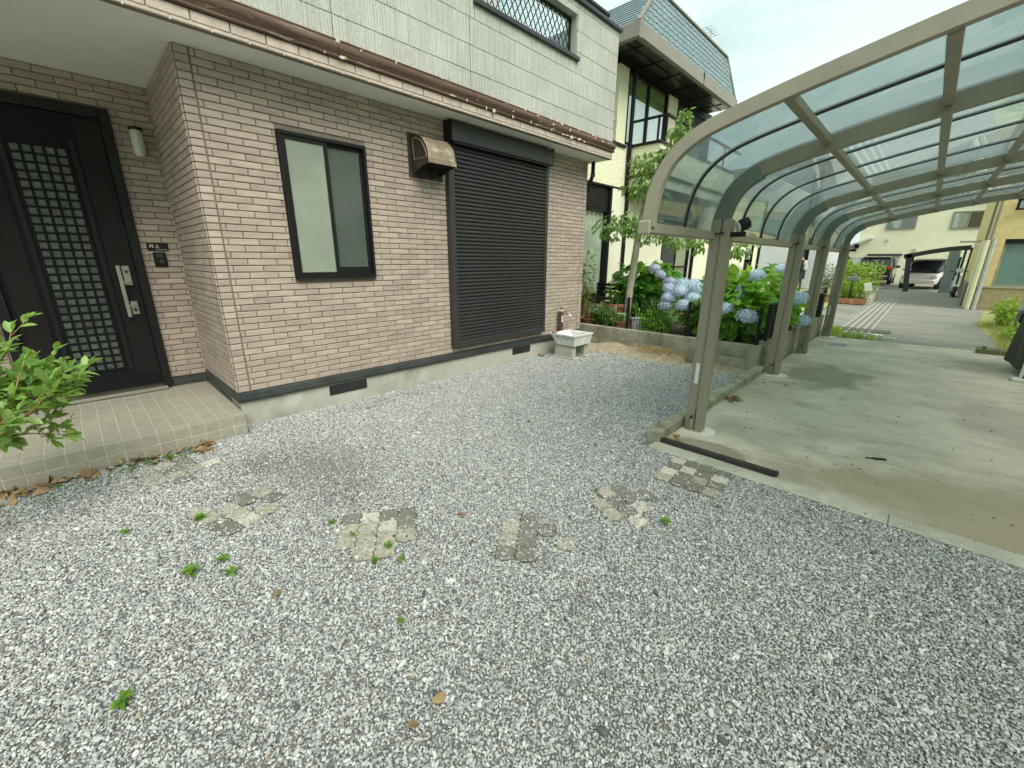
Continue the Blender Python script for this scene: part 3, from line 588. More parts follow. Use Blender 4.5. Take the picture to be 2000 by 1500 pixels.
# ------------------------------------------------------------------ paver patches set in the gravel
M_pd = mat('grey_paver', sr(124,121,112), sr(108,105,96), scale=22, rough=.9, bump=.5, bscale=120, rnd=.08, bdist=.004)
M_pl = mat('pale_paver', sr(204,200,182), sr(182,178,160), scale=26, rough=.9, bump=.8, bscale=90, rnd=.07, bdist=.006, spots=sr(146,142,124), sscale=40, slo=.6, shi=.7)
M_pm = mat('mottled_paver', sr(178,173,154), sr(146,142,125), scale=30, rough=.9, bump=.8, bscale=90, rnd=.07, bdist=.006, spots=sr(128,124,108), sscale=34, slo=.56, shi=.66)
def paver_mesh(m, seed):
    rg = random.Random(seed); n = 12; h = .0482; P = []
    for s in range(4):
        for i in range(n):
            t = i/n*2-1; wv = .0042*math.sin(2*t*math.pi) * (1 if s % 2 == 0 else -1) + rg.uniform(-.0018, .0018)
            x, y = t*h, -h+wv
            for _ in range(s): x, y = -y, x
            P.append((x, y))
    n4 = len(P); q = MB()
    V = [(x, y, -.03) for x, y in P]+[(x, y, .0) for x, y in P]+[(x*.955, y*.955, .0035) for x, y in P]
    q.add(V, [(i, (i+1) % n4, (i+1) % n4+n4, i+n4) for i in range(n4)]+[(i+n4, (i+1) % n4+n4, (i+1) % n4+2*n4, i+2*n4) for i in range(n4)]+[tuple(range(2*n4, 3*n4))])
    return q.mesh('paver', m)
PVM = {c: [paver_mesh({'d': M_pd, 'l': M_pl, 'm': M_pm}[c], k) for k in range(3)] for c in 'dlm'}
PATCH = [  # centre, angle, rows of dark and light pieces (. = missing), gravel cover, label
 ((-3.40, .27), 12, ['..l.', 'ddm.', 'mdmd', 'mmm.'], .18, 'half buried paver patch beside the porch step'),
 ((-2.60, .43), 16, ['.md.', 'dd.m', '.mml', 'mmdd'], .14, 'paver patch between the porch step and the middle of the yard'),
 ((-1.82, .86), 56, ['dldd', 'mmld', 'mmmm', '.mm.'], .12, 'pale broken paver patch in the middle of the gravel with weeds'),
 ((-1.20, 1.44), 38, ['.d..', 'mdd.', 'md.m', 'dd..'], .24, 'smallest paver patch almost covered by gravel'),
 ((-1.00, 2.04), -24, ['.d..', 'ddl.', 'mddl', '.mm.'], .18, 'half buried paver patch next to the cleanest one'),
 ((-.86, 2.66), 5, ['lddd', 'dldl', 'ldmd', 'mddm'], .04, 'cleanest chequered paver patch at the drive edge'),
]
PAVERS = []
for k, (c, ang, rowsP, cov, lab) in enumerate(PATCH):
    t = thing('paver_patch', lab, 'paving', (c[0], c[1], 0), 'paver patches in the gravel'); a = rad(ang); rg = random.Random(k+40)
    for i, row in enumerate(rowsP):
        for j, ch in enumerate(row):
            if ch == '.': continue
            u, v = (j-1.5)*.101, (1.5-i)*.101; x, y = c[0]+u*math.cos(a)-v*math.sin(a), c[1]+u*math.sin(a)+v*math.cos(a)
            link('paver', rg.choice(PVM[ch]), t, (x, y, .0085+rg.uniform(-.003, .003)), (rg.uniform(-.02, .02), rg.uniform(-.02, .02), a+rg.choice((0, math.pi))))
            PAVERS.append((x, y, cov, a))
# ------------------------------------------------------------------ gravel: one mass of crushed stone
def gravel_points():
    rg = np.random.default_rng(5)
    sp = .0084
    xs, ys = np.meshgrid(np.arange(-4.0, 4.2, sp), np.arange(-2.4, 6.1, sp)); P = np.stack([xs.ravel(), ys.ravel()], 1)
    P = np.concatenate([P, P[rg.random(len(P)) < .55]+sp*.5]); P += rg.uniform(-.62, .62, P.shape)*sp
    x, y = P[:, 0], P[:, 1]
    keep = ((x < -1.365) & (y < 6.02)) | ((x >= -1.365) & (y < 2.875))
    keep &= ~((x < -3.80) & (y < .80)) & ~((x < -3.99))
    # sparse spill of stones over the concrete strip and the kerb foot
    spill = (x > -1.25) & (y >= 2.875) & (y < 2.875+.16) & (rg.random(len(x)) < .035*np.clip((3.03-y)/.12, 0, 1))
    keep |= spill
    v = np.stack([x, y, np.full_like(x, -CAMH)], 1); F_, R_, U_ = (np.array(q) for q in (_F, _R, _U))
    dz = v@F_; dz[dz < .05] = .05; sx, sy = 1000+FPX*(v@R_)/dz, 750-FPX*(v@U_)/dz
    near = (v@F_ > .1) & (sx > -250) & (sx < 2250) & (sy < 1750)
    # dirt shows towards the garden wall and in thin spots
    prob = np.clip((5.85-y)/.55, 0, 1)**.8
    nz_ = np.sin(x*5.1+np.sin(y*4.3)*1.3)*np.sin(y*6.3+np.sin(x*3.7)*1.7)
    prob = prob*np.where((nz_ > .80), .8, 1.0)
    prob *= 1-.75*np.exp(-(((x+3.12)/.20)**2+((y-.68)/.15)**2))
    prob *= 1-.45*np.exp(-(((x+3.75)/.12)**2+((y-2.2)/.6)**2))
    for k, (ax, ay, cov, an) in enumerate(PAVERS):
        lx, ly = (x-ax)*math.cos(an)+(y-ay)*math.sin(an), -(x-ax)*math.sin(an)+(y-ay)*math.cos(an)
        inside = (np.abs(lx) < .051) & (np.abs(ly) < .051); cv = cov*(.35+1.3*((k*37) % 11)/10); prob = np.where(inside, np.minimum(prob, cv), prob)
        joint = inside & ((np.abs(lx) > .044) | (np.abs(ly) > .044)); prob = np.where(joint, np.maximum(prob, np.minimum(.35, cv*2)), prob)
    thin = np.exp(-(((x+2.75)/.55)**2+((y-.95)/.28)**2)); prob *= 1-.55*thin
    prob = np.where(near, prob, prob*.36)
    keep &= (rg.random(len(x)) < prob) | spill
    near = near[keep]; P = P[keep]; n = len(P)
    s = .0028*np.where(near, 1.0, 1.65)*np.exp(rg.normal(0, .30, n)); big = rg.random(n) < .008; s[big] *= rg.uniform(1.5, 2.4, big.sum()); s = np.clip(s*(1-.25*np.exp(-(((P[:, 0]+2.75)/.55)**2+((P[:, 1]-.95)/.28)**2))), .0018, .012)
    z = rg.uniform(-.0025, .0045, n)+s*.3
    for (ax, ay, cov, an) in PAVERS:
        ins = np.hypot(P[:, 0]-ax, P[:, 1]-ay) < .060; z[ins] = .0125+s[ins]*.35
    z[P[:, 1] > 2.875] = np.where(P[P[:, 1] > 2.875, 0] > -1.3, .011+.3*s[P[:, 1] > 2.875], z[P[:, 1] > 2.875])
    scl = s[:, None]*np.stack([rg.uniform(.9, 1.9, n), rg.uniform(.75, 1.25, n), rg.uniform(.5, .95, n)], 1)
    rot = np.stack([rg.normal(0, .45, n), rg.normal(0, .45, n), rg.uniform(0, 6.28, n)], 1)
    return np.column_stack([P, z]), scl, rot, rg.integers(0, 6, n)
def stone_material():
    m = bpy.data.materials.new('crushed_stone'); m.use_nodes = True; n = m.node_tree.nodes; L = m.node_tree.links; b = n['Principled BSDF']; b.inputs['Roughness'].default_value = .8
    oi = n.new('ShaderNodeObjectInfo'); r = n.new('ShaderNodeValToRGB'); r.color_ramp.interpolation = 'LINEAR'; e = r.color_ramp.elements
    stops = [(0, (220,220,215)), (.24, (203,204,200)), (.50, (184,185,182)), (.72, (163,164,162)), (.87, (138,140,139)), (.945, (104,107,108)), (.968, (78,81,82)), (.972, (176,168,148)), (.99, (160,146,122)), (1, (130,112,90))]
    while len(e) < len(stops): e.new(.5)
    for k, (p, c) in enumerate(stops): e[k].position = p; e[k].color = (*sr(*c), 1)
    L.new(oi.outputs['Random'], r.inputs[0])
    t = n.new('ShaderNodeTexCoord'); x = n.new('ShaderNodeTexNoise'); x.inputs['Scale'].default_value = 2.2; x.inputs['Detail'].default_value = 5; L.new(t.outputs['Object'], x.inputs['Vector'])
    mr = n.new('ShaderNodeMapRange'); mr.inputs[1].default_value = .3; mr.inputs[2].default_value = .75; mr.inputs[3].default_value = .78; mr.inputs[4].default_value = 1.16; L.new(x.outputs['Fac'], mr.inputs[0])
    hs = n.new('ShaderNodeHueSaturation'); L.new(mr.outputs[0], hs.inputs['Value']); L.new(r.outputs[0], hs.inputs['Color']); L.new(hs.outputs[0], b.inputs['Base Color'])
    return m
def instancer(name, P, scl, rot, pick, m, shapes=6, sub=2, amp=.95, nscale=.9):
    me = bpy.data.meshes.new(name); me.from_pydata(P.tolist(), [], [])
    for nm, ty, key, arr in (('scl', 'FLOAT_VECTOR', 'vector', scl), ('rot', 'FLOAT_VECTOR', 'vector', rot), ('pick', 'INT', 'value', pick)):
        a = me.attributes.new(nm, ty, 'POINT'); a.data.foreach_set(key, np.ascontiguousarray(arr.ravel(), dtype=np.int32 if ty == 'INT' else np.float32))
    me.materials.append(m); o = bpy.data.objects.new(name, me); COL.objects.link(o)
    g = bpy.data.node_groups.new(name+'_nodes', 'GeometryNodeTree'); g.interface.new_socket('Geometry', in_out='INPUT', socket_type='NodeSocketGeometry'); g.interface.new_socket('Geometry', in_out='OUTPUT', socket_type='NodeSocketGeometry')
    N = g.nodes; L = g.links; gi = N.new('NodeGroupInput'); go = N.new('NodeGroupOutput'); ip = N.new('GeometryNodeInstanceOnPoints'); ip.inputs['Pick Instance'].default_value = True
    jn = N.new('GeometryNodeGeometryToInstance')
    for k in range(shapes):
        ic = N.new('GeometryNodeMeshIcoSphere'); ic.inputs['Radius'].default_value = 1; ic.inputs['Subdivisions'].default_value = sub
        po = N.new('GeometryNodeInputPosition'); ad = N.new('ShaderNodeVectorMath'); ad.operation = 'ADD'; ad.inputs[1].default_value = (k*7.7, k*3.1, k*5.3); L.new(po.outputs[0], ad.inputs[0])
        nz_ = N.new('ShaderNodeTexNoise'); nz_.inputs['Scale'].default_value = nscale; nz_.inputs['Detail'].default_value = 1; L.new(ad.outputs[0], nz_.inputs['Vector'])
        sb = N.new('ShaderNodeVectorMath'); sb.operation = 'SUBTRACT'; sb.inputs[1].default_value = (.5, .5, .5); L.new(nz_.outputs['Color'], sb.inputs[0])
        sc = N.new('ShaderNodeVectorMath'); sc.operation = 'SCALE'; sc.inputs['Scale'].default_value = amp*2; L.new(sb.outputs[0], sc.inputs[0])
        sp_ = N.new('GeometryNodeSetPosition'); L.new(ic.outputs[0], sp_.inputs['Geometry']); L.new(sc.outputs[0], sp_.inputs['Offset'])
        ss = N.new('GeometryNodeSetShadeSmooth'); ss.inputs['Shade Smooth'].default_value = False; L.new(sp_.outputs[0], ss.inputs['Geometry'])
        sm_ = N.new('GeometryNodeSetMaterial'); sm_.inputs['Material'].default_value = m; L.new(ss.outputs[0], sm_.inputs['Geometry']); L.new(sm_.outputs[0], jn.inputs[0])
    L.new(gi.outputs[0], ip.inputs['Points']); L.new(jn.outputs[0], ip.inputs['Instance'])
    for nm, ty, so in (('scl', 'FLOAT_VECTOR', 'Scale'), ('rot', 'FLOAT_VECTOR', 'Rotation'), ('pick', 'INT', 'Instance Index')):
        na = N.new('GeometryNodeInputNamedAttribute'); na.data_type = ty; na.inputs['Name'].default_value = nm; L.new(na.outputs['Attribute'], ip.inputs[so])
    L.new(ip.outputs[0], go.inputs[0]); md = o.modifiers.new('scatter', 'NODES'); md.node_group = g
    return o
gp = gravel_points(); print('gravel stones', len(gp[0]))
stuff(instancer('gravel', *gp, stone_material()), 'loose pale grey crushed stone covering the yard', 'gravel')
# ------------------------------------------------------------------ foliage helpers
def leaf_vf(l, wd, fold=.25, curl=.25, n=4, base=.12):
    """pointed oval leaf, folded along its midrib, lying along +x"""
    V = [(0, 0, 0)]; F = []
    for i in range(1, n+1):
        t = i/(n+1); hw = wd/2*math.sin(math.pi*t**.9)**.7; x = t*l; z = -curl*l*t*t
        V += [(x, 0, z), (x, hw, z+fold*hw), (x, -hw, z+fold*hw)]
    V.append((l, 0, -curl*l)); e = len(V)-1
    F += [(0, 1, 2), (0, 3, 1)]
    for i in range(n-1):
        a = 1+3*i; F += [(a, a+3, a+4, a+1), (a, a+2, a+5, a+3)]
    a = 1+3*(n-1); F += [(a, e, a+1), (a, a+2, e)]
    return V, F
def leaf_mesh(name, m, l, wd, fold=.25, curl=.25, n=4):
    q = MB(); q.add(*leaf_vf(l, wd, fold, curl, n)); return q.mesh(name, m, 'all', fix=False)
def aim(d, roll=0.0, flat=.6):
    """rotation that points +x along d, leaf face turned up"""
    d = Vector(d).normalized(); up = Vector((0, 0, 1)); y = up.cross(d)
    if y.length < .05: y = Vector((0, 1, 0))
    y.normalize(); z = d.cross(y); M = Matrix((d, y, z)).transposed()
    return (M @ Matrix.Rotation(roll, 3, 'X'))
def scatter_leaves(P, D, l, wd, rg, jitter=.35, fold=.25, curl=.25, n=3):
    """many leaves joined into one builder"""
    q = MB(); base = leaf_vf(1, wd/l, fold, curl, n)
    for p, d in zip(P, D):
        s = l*rg.uniform(.65, 1.2); M = aim(Vector(d)+Vector([rg.gauss(0, jitter) for _ in range(3)]), rg.gauss(0, .5)); p = Vector(p)
        q.add([p+M@(Vector(v)*s) for v in base[0]], base[1])
    return q
def leafmat(name, c1, c2, tr, rough=.45, rnd=.18): return mat(name, c1, c2, scale=3, rough=rough, rnd=rnd, island=True, trans=tr, spec=.4)
M_hyd = leafmat('hydrangea_leaf', sr(134,184,70), sr(92,150,52), sr(190,228,80))
M_hyd2 = leafmat('hydrangea_leaf_dark', sr(88,146,56), sr(64,120,46), sr(140,195,55))
M_cam = leafmat('camellia_leaf', sr(140,176,100), sr(114,152,76), sr(185,215,100), rough=.2, rnd=.25)
M_tleaf = leafmat('tree_leaf', sr(124,156,86), sr(94,130,62), sr(165,198,90), rough=.4)
M_shrub = leafmat('shrub_leaf', sr(116,148,72), sr(84,118,54), sr(150,185,75))
M_bark = mat('smooth_bark', sr(192,188,166), sr(162,158,138), scale=9, stretch=(1, 1, .4), rough=.85, bump=.5, bscale=40, spots=sr(140,142,112), sscale=5)
M_twig = mat('young_twig', sr(168,140,92), sr(138,112,70), scale=9, rough=.6)

# ------------------------------------------------------------------ low block wall and fences of the neighbour's garden
M_block = mat('stained_block', sr(172,168,150), sr(140,138,118), scale=4, rough=.9, bump=.5, bscale=80, rnd=.05, spots=sr(112,110,88), sscale=2.4, slo=.5, shi=.72, bdist=.004)
gw = thing('garden_wall', 'low concrete block wall around the hydrangea garden', 'block wall', (-2.8, 6.1, 0))
B('wall_mortar', M_kerb, gw, (-4.6, -1.372, 6.057, 6.168, -.05, .325), (-1.418, -1.312, 6.17, 10.25, -.05, .36))
xb = [-4.6, -4.24, -3.85, -3.46, -3.07, -2.68, -2.29, -1.90, -1.51, -1.362]
for r_ in range(2):
    for i in range(len(xb)-1): B('block', M_block, gw, (xb[i]+.003, xb[i+1]-.003, 6.05, 6.175, -.04+r_*.186, .142+r_*.186), bev=.004)
yb = [6.18, 6.56, 6.95, 7.34, 7.73, 8.12, 8.51, 8.90, 9.29, 9.68, 10.07, 10.25]
for r_ in range(2):
    for i in range(len(yb)-1): B('block', M_block, gw, (-1.425, -1.305, yb[i]+.003, yb[i+1]-.003, -.04+r_*.2, .156+r_*.2), bev=.004)
B('wall_cap', M_block, gw, (-1.43, -1.295, 6.176, 10.26, .361, .382), bev=.004)
mf = thing('mesh_fence', 'black welded wire mesh fence on the low wall before the hydrangeas', 'fence', (-2.8, 6.12, .33))
for x in (-4.33, -3.33, -2.36, -1.44): B('fence_post', M_black, mf, (x-.018, x+.018, 6.10, 6.136, .335, .83), bev=.004)
for i, (x0, x1) in enumerate(((-4.33, -3.33), (-3.33, -2.36), (-2.36, -1.44))):
    q = MB(); n = int((x1-x0)/.05)
    for k in range(1, n): x = x0+(x1-x0)*k/n; q.bar((x, 6.142, .36), (x, 6.142, .80), .004)
    for z in (.38, .50, .62, .73, .765, .80): q.bar((x0+.018, 6.146, z), (x1-.018, 6.146, z), .0045)
    for k in range(n): x = x0+(x1-x0)*k/n; q.bar((x, 6.142, .80), (x+.025, 6.155, .815), .004); q.bar((x+.025, 6.155, .815), (x+.05, 6.142, .80), .004)
    q.build('mesh_panel', M_black, mf, kind='stuff')
sf = thing('louvre_fence', 'black louvred fence panel along the far part of the drive wall', 'fence', (-1.365, 9, .38))
for y in (8.02, 9.15, 10.2): B('fence_post', M_black, sf, (-1.385, -1.345, y-.02, y+.02, .383, .93), bev=.003)
for (y0, y1) in ((8.04, 9.13), (9.17, 10.18)):
    for k in range(6): MB().obox((-1.365, (y0+y1)/2, .43+k*.085), (0, (y1-y0)/2, 0), (.026, 0, .018), (-.002, 0, .003)).build('louvre', M_black2, sf)
    B('top_rail', M_black2, sf, (-1.39, -1.34, y0, y1, .905, .93), bev=.004)
pf2 = thing('lattice_fence', 'short black cast mesh fence between the second and third carport post', 'fence', (-1.365, 7, .38))
for y in (6.22, 7.15, 8.0): B('fence_post', M_black, pf2, (-1.388, -1.342, y-.022, y+.022, .383, .86), bev=.003)
for (y0, y1) in ((6.245, 7.125), (7.175, 7.975)):
    q = MB(); n = int((y1-y0)/.07)
    for k in range(n):
        y = y0+(y1-y0)*k/n; d = (y1-y0)/n
        for j in range(5): z = .42+j*.085; q.bar((-1.365, y, z), (-1.365, y+d, z+.085), .007); q.bar((-1.361, y+d, z), (-1.361, y, z+.085), .007)
    q.build('mesh_panel', M_black, pf2, kind='stuff'); B('top_rail', M_black, pf2, (-1.385, -1.345, y0, y1, .845, .87)); B('bottom_rail', M_black, pf2, (-1.385, -1.345, y0, y1, .40, .42))
bx = thing('post_box', 'dark green box standing on the wall at the end of the louvre fence', 'box', (-1.3, 9.62, .38))
B('box_body', mat('dark_green_box', (.012,.03,.026), (.02,.04,.034), rough=.4), bx, (-1.40, -1.29, 9.66, 9.80, .40, .80), bev=.01); B('box_lid', M_alu2, bx, (-1.41, -1.28, 9.65, 9.81, .801, .83), bev=.01); B('box_foot', M_black, bx, (-1.37, -1.32, 9.70, 9.76, .383, .40))

# ------------------------------------------------------------------ garden sink and standing tap
sk = thing('garden_sink', 'white garden sink on concrete legs by the house corner', 'sink', (-3.55, 4.95, 0))
q = MB(); T = [(-3.85,4.80),(-3.41,4.80),(-3.41,5.28),(-3.85,5.28)]; Bt = [(-3.76,4.84),(-3.44,4.84),(-3.44,5.25),(-3.76,5.25)]
def ins(P, d): cx, cy = sum(p[0] for p in P)/4, sum(p[1] for p in P)/4; return [(p[0]+d*(1 if p[0] < cx else -1), p[1]+d*(1 if p[1] < cy else -1)) for p in P]
V = [(x,y,.20) for x,y in Bt]+[(x,y,.335) for x,y in ins(T,.012)]+[(x,y,.338) for x,y in T]+[(x,y,.358) for x,y in T]+[(x,y,.358) for x,y in ins(T,.022)]+[(x,y,.345) for x,y in ins(T,.035)]+[(x,y,.225) for x,y in ins(Bt,.02)]
F = [(0,1,2,3)]+[(4*k+i,4*k+(i+1) % 4,4*k+4+(i+1) % 4,4*k+4+i) for k in range(6) for i in range(4)]+[(24,25,26,27)]
q.add(V, F); q.build('bowl', M_resin, sk)
for (y0, y1) in ((4.86, 4.94), (5.16, 5.24)):
    lg = B('leg', M_conc, sk, (-3.80, -3.47, y0, y1, .03, .199), bev=.006); B('leg_foot', M_conc, lg, (-3.83, -3.42, y0-.03, y1+.03, -.01, .0295), bev=.008)
stn = MB(); rg = random.Random(2)
def rock(c, r, sc=(1, 1, .6), seed=0, sub=2):
    bm = bmesh.new(); bmesh.ops.create_icosphere(bm, subdivisions=sub, radius=1); g = random.Random(seed); ph = [g.uniform(0, 6) for _ in range(6)]
    for v in bm.verts:
        k = 1+.16*math.sin(v.co.x*2.1+ph[0])+.14*math.sin(v.co.y*2.7+ph[1])+.12*math.sin(v.co.z*3+ph[2])+.06*math.sin(v.co.x*6+v.co.y*5+ph[3]); v.co = Vector((v.co.x*sc[0]*r*k, v.co.y*sc[1]*r*k, v.co.z*sc[2]*r*k))
    bm.verts.index_update(); m_ = MB(); m_.add([(Vector(c)+v.co)[:] for v in bm.verts], [[v.index for v in f.verts] for f in bm.faces]); bm.free(); return m_
M_rock = mat('brown_stone', sr(142,128,104), sr(112,100,80), scale=20, rough=.85, bump=.3, bscale=60)
M_rockg = mat('grey_stone', sr(168,166,154), sr(136,134,124), scale=16, rough=.85, bump=.3, bscale=60)
M_rockd = mat('dark_slate_stone', sr(98,100,100), sr(74,77,77), scale=24, rough=.75, bump=.3, bscale=60)
tag(rock((-3.80, 4.85, .372), .035, (1.3, 1, .5), 3).build('stone', M_rock, smooth='all'), 'brown stone lying on the rim of the garden sink', 'stone')
tag(rock((-3.86, 5.50, .02), .07, (1.2, 1, .55), 5).build('stone', M_rockg, smooth='all'), 'pale rounded stone on the ground behind the garden sink', 'stone')
tag(rock((-3.25, 5.62, .015), .05, (1.3, 1, .6), 6).build('stone', M_rockg, smooth='all'), 'small pale stone in the dirt right of the garden sink', 'stone')
tag(rock((-3.93, 4.72, .02), .045, (1.1, 1, .7), 9).build('stone', M_rock, smooth='all'), 'brown stone on the ground at the wall left of the sink', 'stone')
tp = thing('standing_tap', 'brown standing water tap post with steel faucet behind the sink', 'tap', (-3.89, 5.080, 0))
M_tap = mat('tap_post', sr(88,76,58), sr(74,64,50), scale=20, stretch=(1, 1, .2), rough=.5)
B('tap_post', M_tap, tp, (-3.955, -3.895, 5.110, 5.170, 0, .64), bev=.004); B('tap_cap', M_conc, tp, (-3.96, -3.89, 5.105, 5.175, .6405, .66), bev=.004); B('tap_label', M_white, tp, (-3.8948, -3.894, 5.118, 5.160, .48, .58))
q = MB(); q.tube([(-3.895,5.140,.615),(-3.84,5.140,.62),(-3.80,5.140,.625),(-3.765,5.140,.61),(-3.745,5.140,.575)], [.016,.016,.015,.012,.012], 10); q.build('faucet', M_steel, tp, smooth=True)
q = MB(); q.tube([(-3.84,5.140,.62),(-3.84,5.140,.66)], .012, 8); q.bar((-3.865,5.130,.668),(-3.815,5.150,.668),.012); q.build('faucet_handle', M_steel, tp)
q = MB(); q.tube([(-3.92,5.140,.66),(-3.92,5.140,.69)], .008, 8); q.bar((-3.945,5.140,.695),(-3.895,5.140,.695),.010); q.build('stop_valve', M_tap, tp)

# ------------------------------------------------------------------ dirt heap and dry straw at the garden wall
M_dirt = mat('sandy_dirt', sr(178,166,140), sr(150,138,114), scale=10, rough=.95, bump=.8, bscale=45, spots=sr(170,168,158), sscale=16, slo=.55, shi=.66, bdist=.02)
def bumpy(name, m, x0, x1, y0, y1, nx, ny, fn):
    V = [(x0+(x1-x0)*i/nx, y0+(y1-y0)*j/ny) for j in range(ny+1) for i in range(nx+1)]; q = MB()
    q.add([(x, y, fn(x, y)) for x, y in V], [(j*(nx+1)+i, j*(nx+1)+i+1, (j+1)*(nx+1)+i+1, (j+1)*(nx+1)+i) for j in range(ny) for i in range(nx)]); return q.build(name, m, smooth='all')
def hill(x, y):
    e = lambda cx, cy, a, b_, h: h*math.exp(-(((x-cx)/a)**2+((y-cy)/b_)**2))
    z = e(-3.45, 5.95, .28, .16, .09)+e(-2.75, 5.95, .55, .22, .085)+e(-2.0, 6.0, .35, .15, .04)+e(-3.9, 5.9, .4, .3, .03)
    edge = min(1, (y-5.35)/.25, (x+4.0)/.1+.3, (-1.40-x)/.3+.1)
    return -.006+z*max(edge, 0)+.012*max(0, edge)*(.5+.5*math.sin(x*23+math.sin(y*19)*2)*math.sin(y*27))
struct(bumpy('dirt_bank', M_dirt, -4.0, -1.39, 5.3, 6.049, 70, 22, hill))
M_straw = mat('dry_straw', sr(196,172,118), sr(158,134,84), scale=6, rough=.9, rnd=.2, island=True)
rg = random.Random(11); q = MB()
for i in range(1500):
    x = rg.choice((rg.gauss(-2.55, .22), rg.gauss(-2.75, .18), rg.gauss(-2.05, .22), rg.uniform(-3.6, -1.6))); y = min(rg.gauss(5.92, .09), 6.04); 
    if x > -1.45: continue
    z = hill(x, y)+rg.uniform(0, .07)*math.exp(-((x+2.65)/.4)**2); a = rg.uniform(0, 6.28); l = rg.uniform(.02, .07); e = rg.gauss(0, .35)
    d = Vector((math.cos(a)*math.cos(e), math.sin(a)*math.cos(e), math.sin(e)))*l; 
    if y+abs(d.y) > 6.04: d.y = -abs(d.y)
    s_ = Vector((-math.sin(a), math.cos(a), 0))*.0022; p = Vector((x, y, z)); q.add([p-s_, p+s_, p+d+s_*.3, p+d*.5+Vector((0, 0, l*.1))-s_], [(0, 1, 2, 3)])
stuff(q.build('straw_heap', M_straw), 'heap of dry straw against the low garden wall', 'straw')
tag(rock((-2.18, 5.86, .05), .075, (.8, .8, 1.1), 21).build('stump', mat('stump_wood', sr(128,116,96), sr(96,86,70), scale=30, rough=.9, bump=.4, bscale=50), smooth='all'), 'small weathered stump in the straw by the wall', 'stump')

# ------------------------------------------------------------------ the neighbour's house
M_cream = mat('cream_stucco', sr(238,235,202), sr(228,225,188), scale=18, rough=.9, bump=.9, bscale=26, bdist=.02, spots=sr(236,234,206), sscale=22, slo=.5, shi=.65)
M_lap = mat('cream_siding', sr(240,238,212), sr(230,228,200), scale=3, rough=.8); rib_relief(M_lap, 42, 6, .9, .01)
M_slate = mat('blue_slate', sr(132,150,152), sr(112,130,134), scale=14, rough=.7, rnd=.06, bump=.3, bscale=80)
M_gutter = mat('taupe_gutter', sr(140,134,122), sr(130,124,112), scale=3, rough=.5)
M_eave = mat('dark_eave', sr(50,58,46), sr(40,46,38), scale=5, rough=.28, spec=.5)
M_curt = mat('white_curtain', sr(222,222,212), sr(206,206,196), scale=4, rough=.9)
M_glass = sheet_mat('window_glass', (.84,.90,.87), ior=1.5, rough=.01, boost=4)
M_glass2 = sheet_mat('clear_glass', (.88,.92,.9), ior=1.5, rough=.01, boost=1.6)
M_dark = mat('dark_room', (.012,.013,.013), (.02,.02,.02), rough=.8)
M_screen = mat('insect_screen', sr(70,74,70), sr(58,62,58), rough=.8)
nb = thing('neighbour_house', 'cream neighbour house with blue slate mansard roof and black window frames', 'house', (-4.6, 8, 0))
X0 = -4.6
B('ground_wall', M_lap, nb, (-9, X0, 7.49, 9.77, 0, 2.735), (-9, X0, 11.41, 16.15, 0, 2.735), (-9, X0, 17.05, 17.8, 0, 2.735), (-9, X0, 9.77, 11.41, 2.30, 2.735), (-9, X0, 16.15, 17.05, 2.30, 2.735), (-9, X0-.35, 6.05, 7.489, 0, .70), (-9, X0-.35, 6.05, 6.2, .70, 2.735))
B('balcony_band', M_cream, nb, (X0-.02, X0+.003, 5.6, 7.80, 2.735, 3.42))
B('band_cap', M_black, nb, (X0-.06, X0+.035, 5.6, 7.80, 3.421, 3.47), (X0-.36, X0+.002, 5.6, 7.80, 2.70, 2.734))
def curtain(name, parent, x, y0, y1, z0, z1, m, waves=9, amp=.018):
    n = waves*6; q = MB(); V = []
    for i in range(n+1): y = y0+(y1-y0)*i/n; dx = amp*math.sin(i/6*2*math.pi)+amp*.4*math.sin(i*.9); V += [(x+dx, y, z0), (x+dx, y, z1)]
    q.add(V, [(2*i, 2*i+2, 2*i+3, 2*i+1) for i in range(n)]); return q.build(name, m, parent, smooth='all')
def win(y0, y1, z0, z1, x, n=2, cm=None, depth=.14, fr=.04, gm=None, fm=None):
    fm = fm or M_black
    w_ = MB(); w_.box(x-depth, x+.01, y0, y0+fr, z0, z1); w_.box(x-depth, x+.01, y1-fr, y1, z0, z1); w_.box(x-depth, x+.01, y0+fr, y1-fr, z1-fr, z1); w_.box(x-depth, x+.01, y0+fr, y1-fr, z0, z0+fr)
    for k in range(1, n): y = y0+(y1-y0)*k/n; w_.box(x-.05, x+.004, y-fr*.6, y+fr*.6, z0+fr, z1-fr)
    o = w_.build('window', fm, nb)
    for k in range(n):
        a, c = y0+(y1-y0)*k/n, y0+(y1-y0)*(k+1)/n; B('pane', gm or M_glass, o, (x-.03, x-.026, a+fr*.6, c-fr*.6, z0+fr, z1-fr))
    B('room', M_dark, o, (x-depth-.01, x-depth-.001, y0, y1, z0, z1))
    if cm: curtain('curtain', o, x-.06, y0+.03, y1-.03, z0+.03, z1-.03, cm)
    return o
wl = win(6.2, 7.47, .72, 2.32, X0-.06, 1, M_curt, .12, .05, M_glass2); B('recess_shadow', M_black, wl, (X0-.35, X0-.05, 6.0, 7.42, 2.325, 2.70)); B('window_jamb', M_black, wl, (X0-.34, X0-.002, 7.425, 7.488, .70, 2.70))  # black box above the window stands for the shadow in its recess
wg = win(9.78, 11.40, .35, 2.29, X0, 2, None); B('blind', M_curt, wg, (X0-.06, X0-.05, 10.62, 11.34, .40, 2.24)); B('insect_screen', M_screen, wg, (X0-.02, X0-.015, 9.84, 10.55, .40, 2.24)); B('window_rail', M_black, wg, (X0-.015, X0+.005, 9.83, 11.36, 1.22, 1.26))
